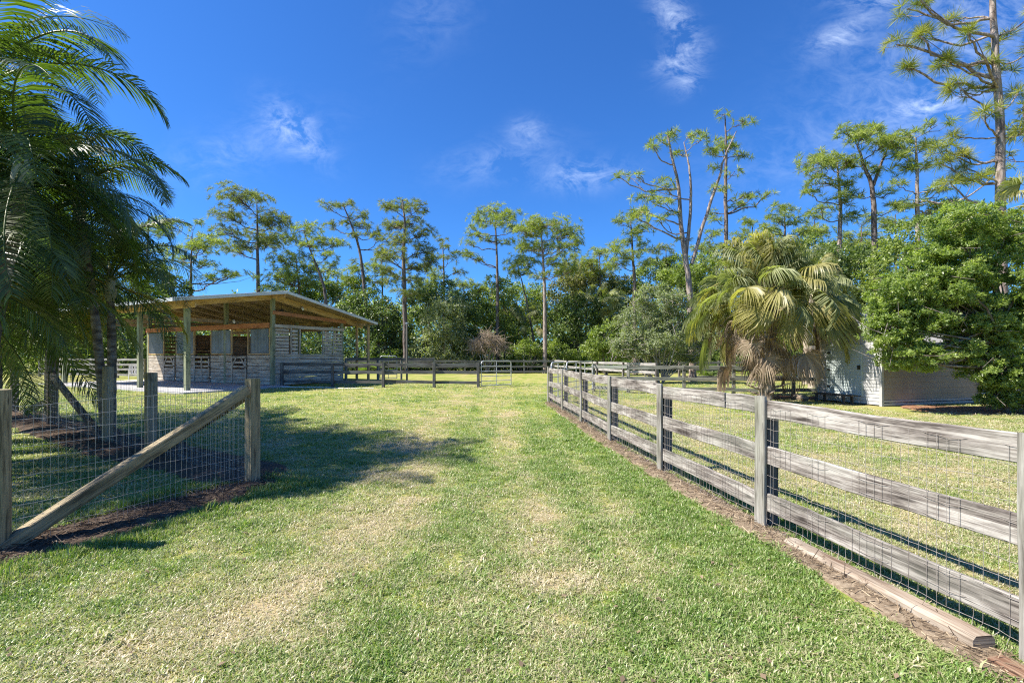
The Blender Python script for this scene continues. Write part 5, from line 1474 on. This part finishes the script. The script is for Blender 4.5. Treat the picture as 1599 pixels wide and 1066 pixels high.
# dry leaves dropped on the lawn
rg = np.random.default_rng(555)
o = NP(); n = 600
yy = 1.8 + 14 * rg.random(n) ** 1.6; xx = rg.uniform(-1, 1, n) * (1.05 * yy + 1)
lv = np.array([(0, 0, 0), (.28, .5, .10), (0, 1, .03), (-.28, .5, .10)], float) - (0, .5, 0)
o.scatter(lv, [[0, 1, 2, 3]], np.stack([xx, yy, np.full(n, .026)], 1), frames(np.stack([rg.normal(0, .3, n), rg.normal(0, .3, n), np.ones(n)], 1)), rg.uniform(.02, .055, n), rg.random(n) * .5)
tag(o.build('fallen_leaves', M['straw']), 'small dry leaves fallen over the lawn', 'fallen leaves', kind='stuff')

# ---------------------------------------------------------------- grass
def tuft(seed, nb, h, wd, spread, lean):
    rg = np.random.default_rng(seed); V = []; F = []; r = []
    for k in range(nb):
        a = rg.uniform(0, 6.28); d = np.array([math.cos(a), math.sin(a), 0]); s = np.array([-d[1], d[0], 0])
        a2 = rg.uniform(0, 6.28)
        b = np.array([math.cos(a2), math.sin(a2), 0]) * spread * math.sqrt(rg.random())
        L = h * rg.uniform(.55, 1.15); ln = lean * rg.uniform(.3, 1.3); w_ = wd * rg.uniform(.7, 1.2)
        m1 = b + np.array([0, 0, L * .55]) + d * L * ln * .35; e = b + np.array([0, 0, L * (1 - .32 * ln)]) + d * L * ln
        i = len(V)
        V += [b - s * w_ * .4, b + s * w_ * .4, m1 + s * w_ * .5, m1 - s * w_ * .5, e + s * w_ * .08, e - s * w_ * .08]
        F += [[i, i + 1, i + 2, i + 3], [i + 3, i + 2, i + 4, i + 5]]
        r += [(rg.random() ** 1.6 if rg.random() < .8 else rg.uniform(.8, 1.3))] * 6
    o = NP(); o.add(np.array(V), np.array(F), np.array(r))
    return o.mesh('grass_tuft', M['grass'])


tcol = bpy.data.collections.new('grass_tufts')
for k in range(8):
    tcol.objects.link(bpy.data.objects.new('grass_tuft', tuft(700 + k, 16, .033, .0056, .045, 1.0)))
rg = np.random.default_rng(321)
pp = []; sc_ = []
fx = np.array([p[1] for p in RF]); fxx = np.array([p[0] for p in RF])
for (y0, y1, dens, s) in ((1.6, 3.2, 2100, 1.0), (3.2, 5.0, 1500, 1.0), (5.0, 8.0, 760, 1.2), (8.0, 13.0, 240, 1.7), (13.0, 20.0, 52, 2.4), (20.0, 29.0, 20, 3.2)):
    hw = 1.12 * y1 + 1.2
    n = int(2 * hw * (y1 - y0) * dens)
    x = rg.uniform(-hw, hw, n); y = rg.uniform(y0, y1, n)
    keep = np.abs(x) < 1.12 * y + 1.2
    x, y = x[keep], y[keep]
    keep = ~soilmask(x, y)
    # barn slab and shed stay clear
    sx_ = (x - BC[0]) * BA[0] + (y - BC[1]) * BA[1]; tx_ = (x - BC[0]) * BG[0] + (y - BC[1]) * BG[1]
    keep &= ~((sx_ > -1.45) & (sx_ < 13.3) & (tx_ > -5.3) & (tx_ < 5.0))
    ux = (x - SK[0]) * SU[0] + (y - SK[1]) * SU[1]; vx = (x - SK[0]) * SW[0] + (y - SK[1]) * SW[1]
    keep &= ~((ux > -.9) & (ux < U_ + .5) & (vx > -.1) & (vx < W_ + .2))
    keep &= ~((segdist(x, y, [(12.2, 15.0), (14.5, 14.6), (17.5, 15.0), (22, 16.0)]) < 1.1) | (segdist(x, y, [(8.4, 19.3), (10.4, 19.2), (12.3, 18.6)]) < .8))
    x, y = x[keep], y[keep]
    pp.append(np.stack([x, y], 1)); sc_.append(np.full(len(x), s))
wx = rg.uniform(-9, 9, 30000); wy = 1.8 + 12 * rg.random(30000) ** 1.4
wk = (np.abs(wx) < 1.1 * wy + 1) & ~soilmask(wx, wy) & (vnoise(wx * 1.7, wy * 1.7, 71, 3) > .60)
pp.append(np.stack([wx[wk], wy[wk]], 1)); sc_.append(rg.uniform(1.35, 2.0, wk.sum()))
pp = np.concatenate(pp); sc_ = np.concatenate(sc_)
dv = dryness(pp[:, 0], pp[:, 1])
clump = vnoise(pp[:, 0] * 7, pp[:, 1] * 7, 61, 2)
keep = rg.random(len(pp)) < np.clip(1.35 - dv * .5, .55, 1) * np.clip(.45 + 1.5 * (clump - .2), .35, 1)
pp, sc_, dv, clump = pp[keep], sc_[keep], dv[keep], clump[keep]
n = len(pp)
df = segdist(pp[:, 0], pp[:, 1], LF_FRONT)
hs = (.55 + .9 * clump) * (1.25 - .75 * dv) * rg.uniform(.65, 1.25, n) * (1 + 1.1 * np.exp(-((df - .5) / .32) ** 2))
me = bpy.data.meshes.new('grass')
me.vertices.add(n)
zz = (vnoise(pp[:, 0] * .5, pp[:, 1] * .5, 31, 2) - .5) * .02 * np.exp(-(np.hypot(pp[:, 0], pp[:, 1]) / 25) ** 2)
me.vertices.foreach_set('co', np.stack([pp[:, 0], pp[:, 1], zz - .003], 1).astype(np.float32).ravel())
a = me.attributes.new('dry', 'FLOAT', 'POINT'); a.data.foreach_set('value', np.clip(dv + rg.normal(0, .10, n), 0, 1).astype(np.float32))
a = me.attributes.new('rot', 'FLOAT_VECTOR', 'POINT'); a.data.foreach_set('vector', np.stack([rg.normal(0, .14, n), rg.normal(0, .14, n), rg.uniform(0, 6.28, n)], 1).astype(np.float32).ravel())
a = me.attributes.new('scl', 'FLOAT_VECTOR', 'POINT'); a.data.foreach_set('vector', np.stack([sc_, sc_, sc_ ** .45 * hs], 1).astype(np.float32).ravel())
go = link('grass', me)
tag(go, 'short patchy lawn grass, green with dry straw coloured wheel tracks', 'grass', kind='stuff')
ng = bpy.data.node_groups.new('grass_scatter', 'GeometryNodeTree')
ng.interface.new_socket('Geometry', in_out='INPUT', socket_type='NodeSocketGeometry')
ng.interface.new_socket('Geometry', in_out='OUTPUT', socket_type='NodeSocketGeometry')
N = ng.nodes; Lk = ng.links
gi = N.new('NodeGroupInput'); go_ = N.new('NodeGroupOutput')
ci = N.new('GeometryNodeCollectionInfo'); ci.inputs['Collection'].default_value = tcol
ci.inputs['Separate Children'].default_value = True; ci.inputs['Reset Children'].default_value = True
ip = N.new('GeometryNodeInstanceOnPoints'); ip.inputs['Pick Instance'].default_value = True
ra = N.new('GeometryNodeInputNamedAttribute'); ra.data_type = 'FLOAT_VECTOR'; ra.inputs['Name'].default_value = 'rot'
sa = N.new('GeometryNodeInputNamedAttribute'); sa.data_type = 'FLOAT_VECTOR'; sa.inputs['Name'].default_value = 'scl'
Lk.new(gi.outputs[0], ip.inputs['Points']); Lk.new(ci.outputs[0], ip.inputs['Instance'])
Lk.new(ra.outputs[0], ip.inputs['Rotation']); Lk.new(sa.outputs[0], ip.inputs['Scale'])
Lk.new(ip.outputs[0], go_.inputs[0])
md = go.modifiers.new('scatter', 'NODES'); md.node_group = ng
